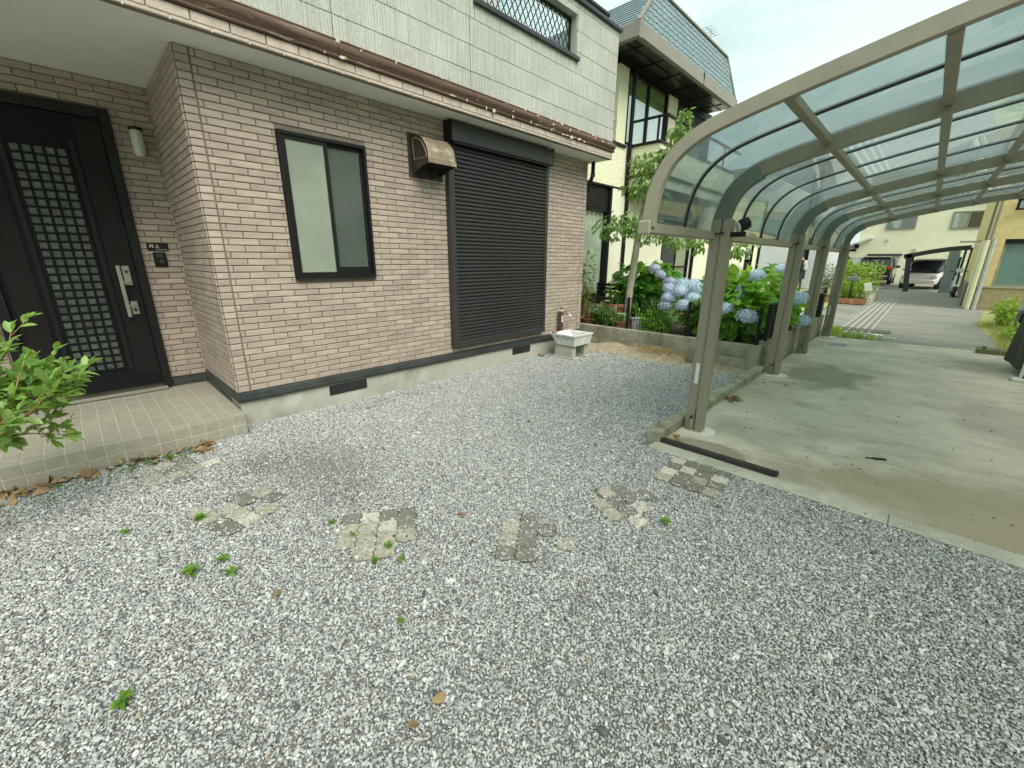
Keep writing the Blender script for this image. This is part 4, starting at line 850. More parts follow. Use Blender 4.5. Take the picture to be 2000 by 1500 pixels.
wg2 = win(16.17, 17.03, .5, 2.28, X0, 1, None); B('window_rail', M_black, wg2, (X0-.015, X0+.005, 16.2, 17.0, 1.3, 1.35))
q = MB(); q.tube([(X0+.05,7.90,4.7),(X0+.05,7.90,2.72),(X0+.05,7.93,2.66),(X0+.03,7.98,2.6),(X0+.03,7.98,.2)], .04, 10); q.build('downpipe', M_black, nb, smooth=True)
for y in (11.52, 17.55): q = MB(); q.tube([(X0+.05,y,4.6 if y < 12 else 3.4),(X0+.05,y,.2)], .04, 10); q.build('downpipe', M_black, nb, smooth=True)
# upper floor
B('upper_wall', M_cream, nb, (-9, X0, 7.46, 7.78, 3.2, 4.70), (-9, X0, 9.42, 9.86, 3.2, 4.70), (-9, X0, 11.5, 11.75, 3.2, 4.70), (-9, X0, 7.78, 11.5, 2.736, 3.49), (-9, X0-.001, 11.75, 17.7, 2.736, 3.3))
B('window_header', M_black, nb, (X0-.2, X0+.012, 7.44, 11.8, 4.70, 4.80))
w1_ = win(7.79, 9.41, 3.50, 4.69, X0-.01, 2, None, .3); B('roller_blind', mat('green_blind', sr(176,196,110), sr(164,186,100), scale=3, rough=.8), w1_, (X0-.07, X0-.06, 7.85, 9.36, 4.30, 4.66)); curtain('curtain', w1_, X0-.075, 7.85, 9.36, 3.53, 4.30, M_curt, 8, .012)
w2_ = win(9.87, 11.49, 3.50, 4.69, X0-.01, 2, None, .3); B('insect_screen', M_screen, w2_, (X0-.035, X0-.031, 9.92, 10.66, 3.55, 4.64), (X0-.035, X0-.031, 10.70, 11.44, 3.55, 4.64))
# balcony that juts out
B('balcony', M_cream, nb, (X0+.002, -3.97, 7.94, 12.0, 2.96, 3.445), (X0+.002, -4.0, 7.96, 11.98, 2.742, 2.925))
B('balcony_trim', M_black, nb, (X0+.002, -3.945, 7.915, 12.02, 3.447, 3.49), (X0+.002, -3.955, 7.925, 12.01, 2.926, 2.959))
B('balcony_soffit', M_eave, nb, (X0+.003, -4.002, 7.962, 11.978, 2.72, 2.7415))
rl = B('balcony_rail', M_black, nb, (X0+.03, -3.84, 7.905, 7.965, 3.855, 3.885), (-3.90, -3.84, 7.966, 11.95, 3.855, 3.885))
for x, y in ((X0+.05, 7.935), (-4.02, 7.935), (-3.87, 7.935), (-3.87, 8.9), (-3.87, 9.9), (-3.87, 10.9)): B('rail_post', M_black, rl, (x-.016, x+.016, y-.016, y+.016, 3.445, 3.855))
rl2 = B('balcony_rail', M_black, nb, (X0-.1, X0-.05, 5.6, 7.46, 3.80, 3.83))
for y in (6.9, 7.2, 7.44): B('rail_post', M_black, rl2, (X0-.09, X0-.06, y-.015, y+.015, 3.47, 3.80))
# eave, gutter, mansard roof
ev = B('eave_soffit', M_eave, nb, (-9.2, -4.03, 6.99, 11.55, 4.802, 4.83))
for k in range(6): B('soffit_batten', M_black, nb, (-4.6, -4.04, 7.35+k*.75, 7.39+k*.75, 4.789, 4.801))
B('soffit_joint', M_black, nb, (-4.32, -4.30, 7.0, 11.54, 4.79, 4.8005))
g_ = MB(); g_.prism([(-4.06,4.74),(-4.0,4.72),(-3.965,4.745),(-3.985,4.96),(-4.06,4.99)], 6.93, 11.6, 'y'); g_.prism([(7.0,4.74),(6.94,4.72),(6.905,4.745),(6.925,4.96),(7.0,4.99)], -9.2, -3.966, 'x'); g_.build('gutter', M_gutter, nb)
B('gutter_joint', M_black, nb, (-3.984, -3.9615, 9.55, 9.557, 4.73, 4.955))
rb = [(-4.05,6.985,4.97),(-4.05,11.58,4.97),(-9.2,11.58,4.97),(-9.2,6.985,4.97)]; rt = [(-4.34,8.02,5.86),(-4.34,11.56,5.86),(-8.9,11.56,5.86),(-8.9,8.02,5.86)]
q = MB(); q.add(rb+rt, [(0,1,5,4),(1,2,6,5),(2,3,7,6),(3,0,4,7),(4,5,6,7)]); rf = q.build('roof', mat('slate_shadow', (.03,.04,.045), (.05,.06,.065), rough=.8), nb)
bl, br, tl_, tr2 = Vector(rb[0]), Vector(rb[1]), Vector(rt[0]), Vector(rt[1]); nrm = Vector((.89, 0, .29)).normalized()
ROWS, W_ = 8, .20; sl = MB(); wv = [(0,0),(.06,.012),(.10,.0),(.14,-.012),(.19,0)]
hrow = (tl_-bl).length
for r_ in range(ROWS):
    a0, a1 = bl.lerp(tl_, r_/ROWS), br.lerp(tr2, r_/ROWS); up = (tr2-br).normalized()*((tr2-br).length/ROWS)
    y = a0.y+(.1 if r_ % 2 else .0); k = 0
    while y < a1.y-.05:
        w2 = min(W_-.016, a1.y-y)
        p = Vector((a0.x, y, a0.z)); off = nrm*.012; off2 = nrm*.004; dy = Vector((0, 1, 0)); q = MB(); j = .018*math.sin(k*1.9+r_)
        low = [p+off+dy*(w2*t)+up*(.45*s_) for t, s_ in ((0, .0), (.3, .35), (.55, .3), (.75, -.25), (1, 0))]
        top = [p+off2+up*1.05, p+off2+dy*w2+up*1.05]
        V = low+[top[1], top[0]]; n = len(V); V2 = [v-nrm*.008 for v in V]
        q.add(V+V2, [tuple(range(n)), tuple(range(2*n-1, n-1, -1))]+[(i, (i+1) % n, (i+1) % n+n, i+n) for i in range(n)]); q.build('slate', M_slate, rf); y += W_; k += 1
nrm2 = Vector((0, -.65, .76)).normalized(); al, ar, ul, ur = Vector(rb[3]), Vector(rb[0]), Vector(rt[3]), Vector(rt[0])
for r_ in range(11):
    a, c = al.lerp(ul, r_/11), ar.lerp(ur, r_/11); up = (ur-ar)/11; upn = Vector((0, up.y, up.z)); q = MB()
    V = [a+nrm2*.016, c+nrm2*.016, c+upn*.98+nrm2*.004+Vector((-.02, 0, 0)), a+upn*.98+nrm2*.004]; V2 = [v-nrm2*.01 for v in V]
    q.add(V+V2, [(0,1,2,3),(7,6,5,4),(0,4,5,1),(1,5,6,2),(2,6,7,3),(3,7,4,0)]); q.build('slate_course', M_slate, rf)
q = MB(); q.bar(Vector(rb[0])+Vector((.02, 0, .02)), Vector(rt[0])+Vector((.02, 0, .02)), .07, .03); q.bar(Vector(rb[1])+Vector((.02, 0, .02)), Vector(rt[1])+Vector((.02, 0, .02)), .05, .03); q.bar(Vector(rt[0])+Vector((.01, 0, .02)), Vector(rt[1])+Vector((.01, 0, .02)), .06, .03); q.build('ridge_trim', M_gutter, rf)
B('roof_vent', M_gutter, nb, (-5.6, -5.3, 7.62, 7.95, 5.5, 5.86), bev=.02)
q = MB(); q.tube([(-4.5,10.9,5.86),(-4.5,10.9,6.25)], .012, 6); q.tube([(-4.5,10.6,6.2),(-4.5,11.2,6.22)], .006, 6)
for k in range(5): q.tube([(-4.62,10.65+k*.12,6.21),(-4.38,10.65+k*.12,6.21)], .004, 5)
q.build('antenna', M_steel, nb)

# ------------------------------------------------------------------ plants of the neighbour's garden
def bush(name, label, c, r, m, ll, lw, nobj, nstuff, seed, heads=(), hm=None, group=None, cat='bush', grid=None, curl=.3, floor=.30):
    """leafy bush: single leaf objects on the outside, a mass of leaves inside, stems, flower heads"""
    t = thing(name, label, cat, (c[0], c[1], floor), group); rg = random.Random(seed); c = Vector(c)
    def pt(k0, k1):
        while True:
            d = Vector([rg.gauss(0, 1) for _ in range(3)]).normalized(); k = rg.uniform(k0, k1)*(1+.10*math.sin(d.x*5+seed)+.08*math.sin(d.y*7+d.z*5)); p = c+Vector((d.x*r[0], d.y*r[1], d.z*r[2]))*k
            if p.z > floor+.03: return p, Vector((d.x, d.y, d.z*.35-.12)), d
    lm = [leaf_mesh('leaf', m, ll*s, lw*s, .18, curl) for s in (.75, 1.0, 1.2)]
    cand = []
    for _ in range(nobj*4):
        p, d, dd = pt(.86, 1.05); px_, py_, dz = project(p)
        face = dd.dot((Vector((0, 0, CAMH))-p).normalized())+.4*dd.z
        cand.append((face+rg.uniform(-.5, .5), p, d))
    cand.sort(key=lambda q: -q[0])
    for _, p, d in cand[:nobj]:
        M = aim(d+Vector([rg.gauss(0, .3) for _ in range(3)]), rg.gauss(0, .35)); link('leaf', rg.choice(lm), t, p, M.to_euler())
    P, D = [], []
    for _ in range(nstuff): p, d, dd = pt(.35, 1.0); P.append(p); D.append(d)
    if nstuff: scatter_leaves(P, D, ll, lw, rg, .4, .18, curl).build('foliage', m, t, kind='stuff', smooth='all')
    st = MB()
    for k in range(7):
        a = rg.uniform(0, 6.28); e = c+Vector((math.cos(a)*r[0]*.6, math.sin(a)*r[1]*.6, r[2]*rg.uniform(-.1, .5))); st.tube([(c.x+math.cos(a)*.08, c.y+math.sin(a)*.08, floor-.02), (c+e)/2*1.0-Vector((0, 0, .1)), e], [.012, .009, .005], 6)
    st.build('stems', M_twig, t)
    return t
def head_mesh(seed):
    """mop head of four-petalled florets over a dome"""
    rg = random.Random(seed); q = MB(); n = 90
    for i in range(n):
        z = 1-2*(i+.5)/n*.80; ph = i*2.39996; rr = math.sqrt(max(0, 1-z*z)); d = Vector((rr*math.cos(ph), rr*math.sin(ph), z*.82)); d *= rg.uniform(.93, 1.07)
        nn = d.normalized(); a = nn.orthogonal().normalized(); b_ = nn.cross(a); th = rg.uniform(0, 1.57); s_ = rg.uniform(.14, .19)
        for k in range(4):
            u = th+k*math.pi/2; e = a*math.cos(u)+b_*math.sin(u); f = -a*math.sin(u)+b_*math.cos(u); up = nn*rg.uniform(.0, .07)
            q.add([d, d+e*s_*.55+f*s_*.5+up*.4, d+e*s_*1.05+up, d+e*s_*.55-f*s_*.5+up*.4], [(0, 1, 2, 3)])
    q.lathe([(.0, -.6), (.5, -.5), (.8, .0), (.62, .5), (.0, .72)], (0, 0, 0), 10)
    return q
M_fl = mat('blue_hydrangea', sr(204,226,238), sr(224,236,244), scale=2.4, rough=.6, rnd=.2, island=True, spots=sr(176,198,226), sscale=3, trans=sr(200,220,242))
M_fl2 = mat('lilac_hydrangea', sr(198,206,226), sr(216,222,234), scale=2.4, rough=.6, rnd=.18, island=True, trans=sr(190,190,230))
M_fl3 = mat('pale_hydrangea', sr(212,216,196), sr(230,230,216), scale=2.4, rough=.6, rnd=.14, island=True, trans=sr(220,224,200))
HM = {k: [head_mesh(s_).mesh('flower_head', m) for s_ in (1, 2)] for k, m in (('b', M_fl), ('l', M_fl2), ('w', M_fl3))}
def heads(t, L, stemto):
    rg = random.Random(len(L))
    for (x, y, z, k, s_) in L:
        o = link('flower_head', rg.choice(HM[k]), t, (x, y, z), (rg.uniform(-.25, .45), rg.uniform(-.3, .3), rg.uniform(0, 6)), (s_, s_, s_*.92))
        e = Vector(stemto); MB().tube([(x, y, z-.4*s_), ((x+e.x*.3)/1.3, (y+e.y*.3)/1.3, z-.12), tuple(e)], [.005, .006, .008], 6).build('flower_stem', M_twig, t)
b1 = bush('hydrangea_bush', 'dark green hydrangea bush behind the slim tree trunk', (-3.72, 7.35, .80), (.62, .45, .52), M_hyd2, .17, .10, 260, 600, 4, group='hydrangeas')
heads(b1, [(-3.38, 7.0, 1.26, 'l', 1.2*.085), (-3.24, 6.95, 1.16, 'l', 1.2*.08), (-3.95, 7.35, 1.28, 'w', 1.2*.085), (-4.1, 7.1, 1.08, 'w', 1.2*.09), (-3.55, 7.45, 1.34, 'w', 1.2*.08), (-3.03, 6.88, 1.05, 'l', 1.2*.09)], (-3.7, 7.35, .5))
b2 = bush('hydrangea_bush', 'bright green hydrangea bush with many blue flower heads behind the mesh fence', (-2.10, 6.72, .66), (.62, .40, .50), M_hyd, .18, .12, 300, 520, 8, group='hydrangeas')
heads(b2, [(-2.77, 6.35, .97, 'l', 1.2*.105), (-2.62, 6.38, 1.05, 'b', 1.22*.10), (-2.47, 6.42, 1.03, 'b', 1.22*.115), (-2.60, 6.30, .95, 'b', 1.22*.10), (-2.76, 6.30, .86, 'b', 1.22*.095), (-2.38, 6.28, .86, 'b', 1.22*.10), (-2.48, 6.22, .755, 'b', 1.22*.105), (-2.80, 6.28, .73, 'b', 1.22*.09), (-2.35, 6.40, .99, 'b', 1.22*.11), (-2.2, 6.5, 1.12, 'l', 1.2*.09),
 (-1.92, 6.22, .745, 'b', 1.22*.10), (-1.62, 6.20, .675, 'b', 1.22*.11), (-1.93, 6.55, .93, 'b', 1.22*.105), (-2.0, 6.62, 1.03, 'b', 1.22*.10), (-1.74, 6.75, 1.19, 'b', 1.22*.10), (-2.06, 6.8, 1.2, 'w', 1.2*.09), (-2.18, 6.85, 1.15, 'l', 1.2*.09)], (-2.1, 6.72, .45))
b3 = bush('hydrangea_bush', 'small hydrangea leaning over the drive wall with two blue heads', (-1.55, 7.45, .62), (.22, .45, .30), M_hyd, .17, .12, 70, 110, 15, group='hydrangeas')
heads(b3, [(-1.27, 7.12, .88, 'b', 1.22*.115), (-1.235, 7.62, .515, 'b', 1.22*.105)], (-1.5, 7.4, .6))
b4 = bush('hydrangea_bush', 'yellow green hydrangea tops beyond the second carport post', (-1.95, 7.75, .85), (.5, .6, .42), M_hyd, .17, .12, 130, 240, 19, group='hydrangeas')
heads(b4, [(-1.72, 7.9, 1.25, 'b', 1.22*.10), (-2.3, 7.6, 1.26, 'w', 1.2*.10)], (-1.95, 7.75, .5))
# slim tree
tr = thing('garden_tree', 'slim leaning tree with pale bark and loose leaf clusters in the garden', 'tree', (-3.70, 6.75, .29))
TP = [(-3.70,6.75,.27),(-3.68,6.75,.8),(-3.63,6.75,1.45),(-3.59,6.75,1.95),(-3.50,6.76,2.41),(-3.40,6.74,2.7),(-3.27,6.74,2.97),(-3.12,6.72,3.28)]
MB().tube(TP, [.068,.062,.058,.053,.042,.028,.018,.008], 10).build('trunk', M_bark, tr, smooth='all')
rg = random.Random(31)
CL = [((-4.0,6.6,1.93),.30,150,(-3.59,6.75,1.75)),((-3.72,6.62,1.98),.26,170,(-3.6,6.75,1.9)),((-3.35,6.62,1.85),.26,150,(-3.59,6.75,1.95)),((-2.85,6.5,1.72),.24,110,(-3.58,6.75,1.98)),((-2.40,6.42,1.66),.24,110,(-3.58,6.75,2.0)),((-1.95,6.45,1.60),.22,100,(-3.55,6.75,2.05)),((-3.62,6.7,2.52),.26,230,(-3.5,6.76,2.41)),((-3.55,6.7,2.85),.24,230,(-3.4,6.74,2.7)),((-3.3,6.72,2.30),.2,110,(-3.5,6.76,2.3)),((-3.18,6.7,2.95),.18,120,(-3.3,6.74,2.9)),((-3.05,6.7,3.2),.17,120,(-3.2,6.73,3.1)),((-3.02,6.7,3.42),.10,50,(-3.12,6.72,3.28))]
P, D, br_ = [], [], MB()
for (c, r_, n, o) in CL:
    c = Vector(c); br_.tube([o, (Vector(o)+c)/2+Vector((0, 0, .05)), c], [.014, .009, .004], 6)
    for k in range(n):
        d = Vector([rg.gauss(0, 1) for _ in range(3)]).normalized(); p = c+Vector((d.x*1.2, d.y*.9, d.z*.75))*r_*rg.random()**.45
        P.append(p); D.append(Vector((d.x, d.y, -.55+d.z*.3)))
    for k in range(5): d = Vector([rg.gauss(0, 1) for _ in range(3)]).normalized(); br_.tube([c, c+Vector((d.x, d.y, d.z*.6))*r_*.9], [.004, .002], 5)
br_.build('branches', M_bark, tr); scatter_leaves(P, D, .085, .042, rg, .4, .2, .35).build('crown', M_tleaf, tr, kind='stuff', smooth='all')
# shrubs, pots and planters behind the mesh fence
bush('small_shrub', 'rounded small leaved shrub behind the mesh fence near the house corner', (-3.98, 6.42, .43), (.26, .16, .22), M_shrub, .055, .03, 120, 900, 41, cat='shrub', group='low shrubs behind the mesh fence')
bush('small_shrub', 'bright low shrub on the wall right of the planter box', (-2.98, 6.38, .42), (.24, .14, .20), M_hyd, .06, .032, 120, 800, 42, cat='shrub', group='low shrubs behind the mesh fence')
bush('tall_weed', 'leafy upright plant growing at the house corner before the curtained window', (-4.42, 6.5, .95), (.14, .16, .55), M_shrub, .10, .03, 60, 160, 43, cat='plant')
M_terra = mat('terracotta', sr(166,112,84), sr(140,94,70), scale=8, rough=.85, bump=.2, bscale=60)
M_plw = mat('grey_white_plastic', sr(196,198,190), sr(176,178,170), scale=5, rough=.5)
def pot(name, label, c, r, h, m, plant=None, cat='flower pot'):
    t = thing(name, label, cat, (c[0], c[1], .29)); MB().lathe([(r*.72, .292), (r, .29+h*.86), (r*1.08, .29+h*.86), (r*1.08, .29+h), (r*.95, .29+h), (r*.9, .29+h*.9)], (c[0], c[1], 0), 18).build('pot', m, t, smooth=True)
    B('soil', M_soil, t, (c[0]-r*.6, c[0]+r*.6, c[1]-r*.6, c[1]+r*.6, .29+h*.86, .29+h*.9))
    if plant:
        q = MB(); rg = random.Random(int(c[0]*100))
        for k in range(plant[0]):
            a = rg.uniform(0, 6.28); l = plant[1]*rg.uniform(.6, 1.1); x, y = c[0]+rg.uniform(-.5, .5)*r, c[1]+rg.uniform(-.5, .5)*r; tip = (x+math.cos(a)*l*.45, y+math.sin(a)*l*.45, .29+h+l*.9); q.tube([(x, y, .29+h*.88), (x+math.cos(a)*l*.12, y+math.sin(a)*l*.12, .29+h+l*.5), tip], [.006, .005, .001], 4)
        q.build('blades', plant[2], t)
    return t
pot('clay_pot', 'brown clay pot with green blades beside the fence post', (-3.52, 6.28), .11, .13, M_terra, (40, .16, M_hyd))
pot('clay_pot', 'low brown bowl pot at the house corner under white edging', (-4.22, 6.36), .17, .12, M_terra, (10, .12, M_shrub))
pot('clay_pot', 'large clay tub with yellow flowers behind the shrubs', (-3.98, 6.85), .26, .36, M_terra, (26, .25, M_hyd))
pot('white_pot', 'small white topped pot behind the rounded shrub', (-3.66, 6.55), .10, .22, M_plw, None)
q = thing('yellow_flower', 'yellow flower rising from the large clay tub', 'flower', (-3.9, 6.8, .7)); M_yel = mat('yellow_petal', sr(232,206,40), sr(240,220,90), rough=.6)
MB().tube([(-3.90,6.8,.6),(-3.88,6.78,.84)], .005, 5).build('stem', M_shrub, q)
fq = MB()
for k in range(7): fq.add([Vector((-3.88,6.78,.84))+Matrix.Rotation(k*.9, 3, 'Z')@Vector(v) for v in leaf_vf(.09, .035, .2, -.3, 3)[0]], leaf_vf(.09, .035, .2, -.3, 3)[1])
fq.build('petals', M_yel, q)
pl = thing('planter_box', 'long grey plastic planter box behind the mesh fence', 'planter', (-3.15, 6.4, .29))
q = MB(); q.prism([(-3.32,.292),(-2.98,.292),(-2.95,.47),(-3.35,.47)], 6.3, 6.46, 'y'); q.build('box', M_plw, pl); B('box_rim', M_plw, pl, (-3.37, -2.93, 6.28, 6.48, .471, .49), bev=.005)
q = MB(); rg = random.Random(5)
for k in range(14): a = rg.uniform(0, 6.28); x = rg.uniform(-3.3, -3.0); q.tube([(x, 6.38, .48), (x+math.cos(a)*.05, 6.38, .62), (x+math.cos(a)*.16, 6.38+math.sin(a)*.08, .74+rg.random()*.1)], [.007, .006, .001], 4)
q.build('blades', M_hyd, pl)
ed = thing('garden_edging', 'white scalloped plastic garden edging near the house corner', 'edging', (-4.1, 6.6, .29))
for k in range(7): MB().prism([(-4.45+k*.09,.50),(-4.37+k*.09,.50),(-4.37+k*.09,.60),(-4.39+k*.09,.635),(-4.43+k*.09,.635),(-4.45+k*.09,.60)], 6.60, 6.62, 'y').build('edging_picket', M_plw, ed)
B('edging_base', M_plw, ed, (-4.46, -3.82, 6.585, 6.60, .29, .52))
bn = thing('garden_bench', 'black slatted garden bench under the curtained window', 'bench', (-4.35, 6.95, .29))
for k in range(4): B('slat', M_black, bn, (-4.62, -3.95, 6.80+k*.085, 6.87+k*.085, .70, .72))
for k in range(3): B('back_slat', M_black, bn, (-4.62, -3.95, 7.16, 7.18, .78+k*.07, .83+k*.07))
for x in (-4.55, -4.02): B('leg', M_black, bn, (x-.02, x+.02, 6.8, 6.84, .29, .699)); B('leg', M_black, bn, (x-.02, x+.02, 7.12, 7.159, .29, .98))

# ------------------------------------------------------------------ camellia shrub at the left
sb = thing('camellia_shrub', 'glossy green leaved shrub leaning in from the left before the porch', 'shrub', (-3.05, -1.0, 0))
rg = random.Random(77); lmc = [leaf_mesh('leaf', M_cam, l, l*.52, .35, .12, 6) for l in (.056, .068, .078)]
stw = MB(); leaves = []
def branch(p0, p1, r0, depth):
    p0, p1 = Vector(p0), Vector(p1); L_ = (p1-p0).length; side = Vector([rg.gauss(0, .05) for _ in range(3)])*L_*1.6
    pts = [p0.lerp(p1, t)+side*math.sin(math.pi*t) for t in (0, .25, .5, .75, 1)]; stw.tube(pts, [r0*(1-.65*t) for t in (0, .25, .5, .75, 1)], 6)
    if depth < 2:
        for k in range(4 if depth == 0 else 3):
            t = rg.uniform(.35, .95); s = p0.lerp(p1, t)+side*math.sin(math.pi*t); d = (p1-p0).normalized()+Vector((rg.gauss(0, .5), rg.gauss(0, .5), rg.gauss(.1, .45))); branch(s, s+d.normalized()*L_*rg.uniform(.3, .5), r0*.55, depth+1)
    if depth > 0 or True:
        n = int(L_*(1-.35*(depth == 0))/.030); dirn = (p1-p0).normalized()
        for k in range(n):
            t = .3+.7*(k+.5)/n if depth else .5+.5*(k+.5)/n
            p = p0.lerp(p1, t)+side*math.sin(math.pi*t); a = k*2.4; o = dirn.orthogonal().normalized(); o = Matrix.Rotation(a, 3, dirn)@o
            leaves.append((p, dirn*.7+o*.9+Vector((0, 0, .25))))
        leaves.append((p1, dirn)); leaves.append((p1, dirn+Vector((0, 0, .5))))
root = Vector((-3.05, -1.0, 0)); 
for tip in ((-2.86,-.06,.76),(-2.90,-.13,.93),(-3.05,-.12,.84),(-3.0,-.22,.98),(-3.02,-.2,.69),(-2.95,-.16,.60),(-3.1,-.35,1.04),(-2.85,-.3,.8),(-3.2,-.3,.74),(-2.8,-.38,.65),(-3.15,-.5,.92),(-2.9,-.55,.95),(-3.0,-.3,.56),(-3.05,-.14,.78),(-3.08,-.26,.9),(-2.98,-.24,.82)):
    tip = (tip[0]-.10, tip[1]-.10, tip[2])
    mid = Vector((-3.05+rg.uniform(-.12, .12), -.62+rg.uniform(-.1, .1), rg.uniform(.45, .62))); branch(mid, tip, .0065, 0)
    stw.tube([root+Vector((rg.uniform(-.04, .04), rg.uniform(-.04, .04), 0)), root.lerp(mid, .5)+Vector((0, -.04, .05)), mid], [.014, .011, .0065], 6)
stw.build('stems', M_twig, sb, smooth='all')
sc_ = []
for p, d in leaves:
    a, b_, z = project(p); sc_.append(((0 if -30 < a < 2000 else 5)+z+rg.uniform(0, .3), p, d))
sc_.sort(key=lambda q: q[0]); print('camellia leaves', len(sc_))
for _, p, d in sc_[:300]:
    M = aim(Vector(d)+Vector([rg.gauss(0, .25) for _ in range(3)]), rg.gauss(0, .4)); link('leaf', rg.choice(lmc), sb, p, M.to_euler())
if len(sc_) > 300: scatter_leaves([q[1] for q in sc_[300:]], [q[2] for q in sc_[300:]], .058, .027, rg, .25, .3, .18, 4).build('foliage', M_cam, sb, kind='stuff', smooth='all')

# ------------------------------------------------------------------ weeds, dry leaves, loose dark stones
M_weed = leafmat('weed_leaf', sr(122,158,66), sr(84,124,48), sr(150,190,70))
def weed_mesh(seed, n=14, l=.022):
    rg = random.Random(seed); P, D = [], []
    for k in range(n): a = k*2.4; P.append((math.cos(a)*.006*k/n, math.sin(a)*.006*k/n, .004+.016*rg.random())); D.append((math.cos(a), math.sin(a), rg.uniform(.15, .9)))
    return scatter_leaves(P, D, l, l*.5, rg, .2, .2, .3, 3).mesh('weed', M_weed, 'all', fix=False)
WM = [weed_mesh(s_, n) for s_, n in ((1, 20), (2, 30), (3, 13))]
WEEDS = [(-1.60,-.16,1.3,'weed tuft nearest the bottom left corner of the gravel'),(-2.15,.11,1.5,'largest green weed tuft left of the middle paver patch'),(-2.02,.24,1.2,'dark green weed tuft right of the largest tuft'),(-2.15,.24,1.2,'weed tuft just behind the largest tuft'),(-2.62,.23,1.2,'weed tuft at the near edge of the second paver patch'),(-1.54,.83,1.0,'weed at the near right corner of the middle paver patch'),(-1.67,.84,1.1,'weed growing in the middle paver patch, right one'),(-1.62,.74,.9,'weed at the near tip of the middle paver patch'),(-1.89,.76,.8,'weed growing in the middle paver patch, centre one'),(-2.07,.73,.9,'weed at the far left corner of the middle paver patch'),(-.76,2.01,1.2,'weed at the near side of the half buried patch by the drive'),(-1.23,.64,.7,'tiny lone weed in the middle of the gravel'),(-2.76,-.07,1.0,'small weed in the gravel before the porch, left of the paver patches'),(-3.66,.24,1.2,'weed at the porch foot beside the first paver patch'),(-1.22,2.02,.8,'weed on the far left piece of the half buried patch by the drive'),(-1.24,4.55,1.3,'weed growing out of the foot of the kerb')]
for k, (x, y, s_, lab) in enumerate(WEEDS): tag(link('weed', WM[k % 3], None, (x, y, .008), (0, 0, k*1.3), (s_, s_, s_)), lab, 'weed', 'weeds in the gravel')
q = MB(); rg = random.Random(9); P, D = [], []
for k in range(210):
    if k < 90: x, y = rg.gauss(-3.7, .06), rg.choice((rg.gauss(-.33, .1), rg.gauss(.05, .07), rg.gauss(.3, .06)))
    else: x, y = rg.uniform(-3.9, -1.6), rg.betavariate(4, 1.3)*3.2+2.5
    if x < -3.79 and y < .8: x = -3.77
    for j in range(3): a = rg.uniform(0, 6.28); P.append((x, y, .008)); D.append((math.cos(a), math.sin(a), .5))
stuff(scatter_leaves(P, D, .02, .010, rg, .2).build('sparse_weeds', M_weed, smooth='all'), 'sparse tiny weeds sprouting through the gravel', 'weeds')
M_dry = mat('dry_leaf', sr(158,134,98), sr(122,98,68), scale=12, rough=.8, rnd=.22, island=True)
dl = [leaf_mesh('dry_leaf', M_dry, .055, .034, f, c_, 4) for f, c_ in ((.5, .3), (-.3, -.4), (.2, .6))]
DRY = [(-1.75,.36,'small dry brown leaf left of centre on the gravel'),(-.87,.59,'curled orange brown leaf in the near middle of the gravel'),(-.87,.44,'upright orange brown leaf near the bottom edge of the gravel'),(-.59,2.37,'brown leaf below the cleanest paver patch'),(-1.62,1.30,'brown leaf between the middle and the smallest paver patch'),(.11,2.51,'small brown leaf on the gravel near the drive edge at the right'),(-3.64,1.74,'brown leaf on the gravel before the left floor vent')]
for k, (x, y, lab) in enumerate(DRY): tag(link('dry_leaf', dl[k % 3], None, (x, y, .018), (rg.uniform(-.3, .3), rg.uniform(-.3, .3), rg.uniform(0, 6)), (.9, .9, .9)), lab, 'fallen leaf', 'single fallen leaves')
P, D = [], []
for k in range(130):
    y = rg.choice((rg.gauss(-.48, .08), rg.gauss(-.22, .10), rg.gauss(.12, .08), rg.gauss(.45, .03), rg.uniform(-.6, .6))); x = -3.79+abs(rg.gauss(0, .07)); a = rg.uniform(0, 6.28); P.append((x, y, .008+rg.uniform(0, .016))); D.append((math.cos(a), math.sin(a), rg.gauss(0, .2)))
for k in range(26): P.append((-1.22+abs(rg.gauss(0, .04)), rg.choice((3.12, 3.2, 4.6))+rg.gauss(0, .07), .014)); D.append((rg.gauss(0, 1), rg.gauss(0, 1), 0))
stuff(scatter_leaves(P, D, .075, .042, rg, .3, .35, .4, 3).build('leaf_litter', M_dry, smooth='all'), 'strip of dry brown leaves along the foot of the porch', 'leaf litter')
DST = [(-1.18,.23,.02),(-.43,.86,.026),(-1.18,.83,.016),(-1.2,.89,.017),(-1.54,.48,.014),(-.94,1.49,.014),(-.16,1.09,.02),(-.57,1.5,.014),(-1.69,.03,.016),(-.59,.86,.012),(-.9,.57,.018),(-1.95,1.9,.018),(-2.3,2.6,.018),(.2,1.6,.018),(.5,2.1,.016),(-2.7,1.4,.02),(-1.6,2.6,.016)]
q = MB()
for k, (x, y, s_) in enumerate(DST):
    r_ = rock((x, y, .010), s_*.68, (1.1+.1*(k % 5), .8+.08*(k % 3), .6), k+60, 1); q.add(r_.v, r_.f)
stuff(q.build('dark_stones', M_rockd), 'scattered dark slate stones among the pale gravel', 'stones')
q = MB()
for k in range(80):
    x, y = rg.uniform(-1.2, 1.6), 3.05+rg.betavariate(1.1, 2.4)*4; s_ = rg.uniform(.003, .008); r_ = rock((x, y, .008), s_, (1.6, 1, .6), k, 1); q.add(r_.v, r_.f)
stuff(q.build('grit', M_rock), 'dark crumbs of dirt scattered over the concrete drive', 'grit')
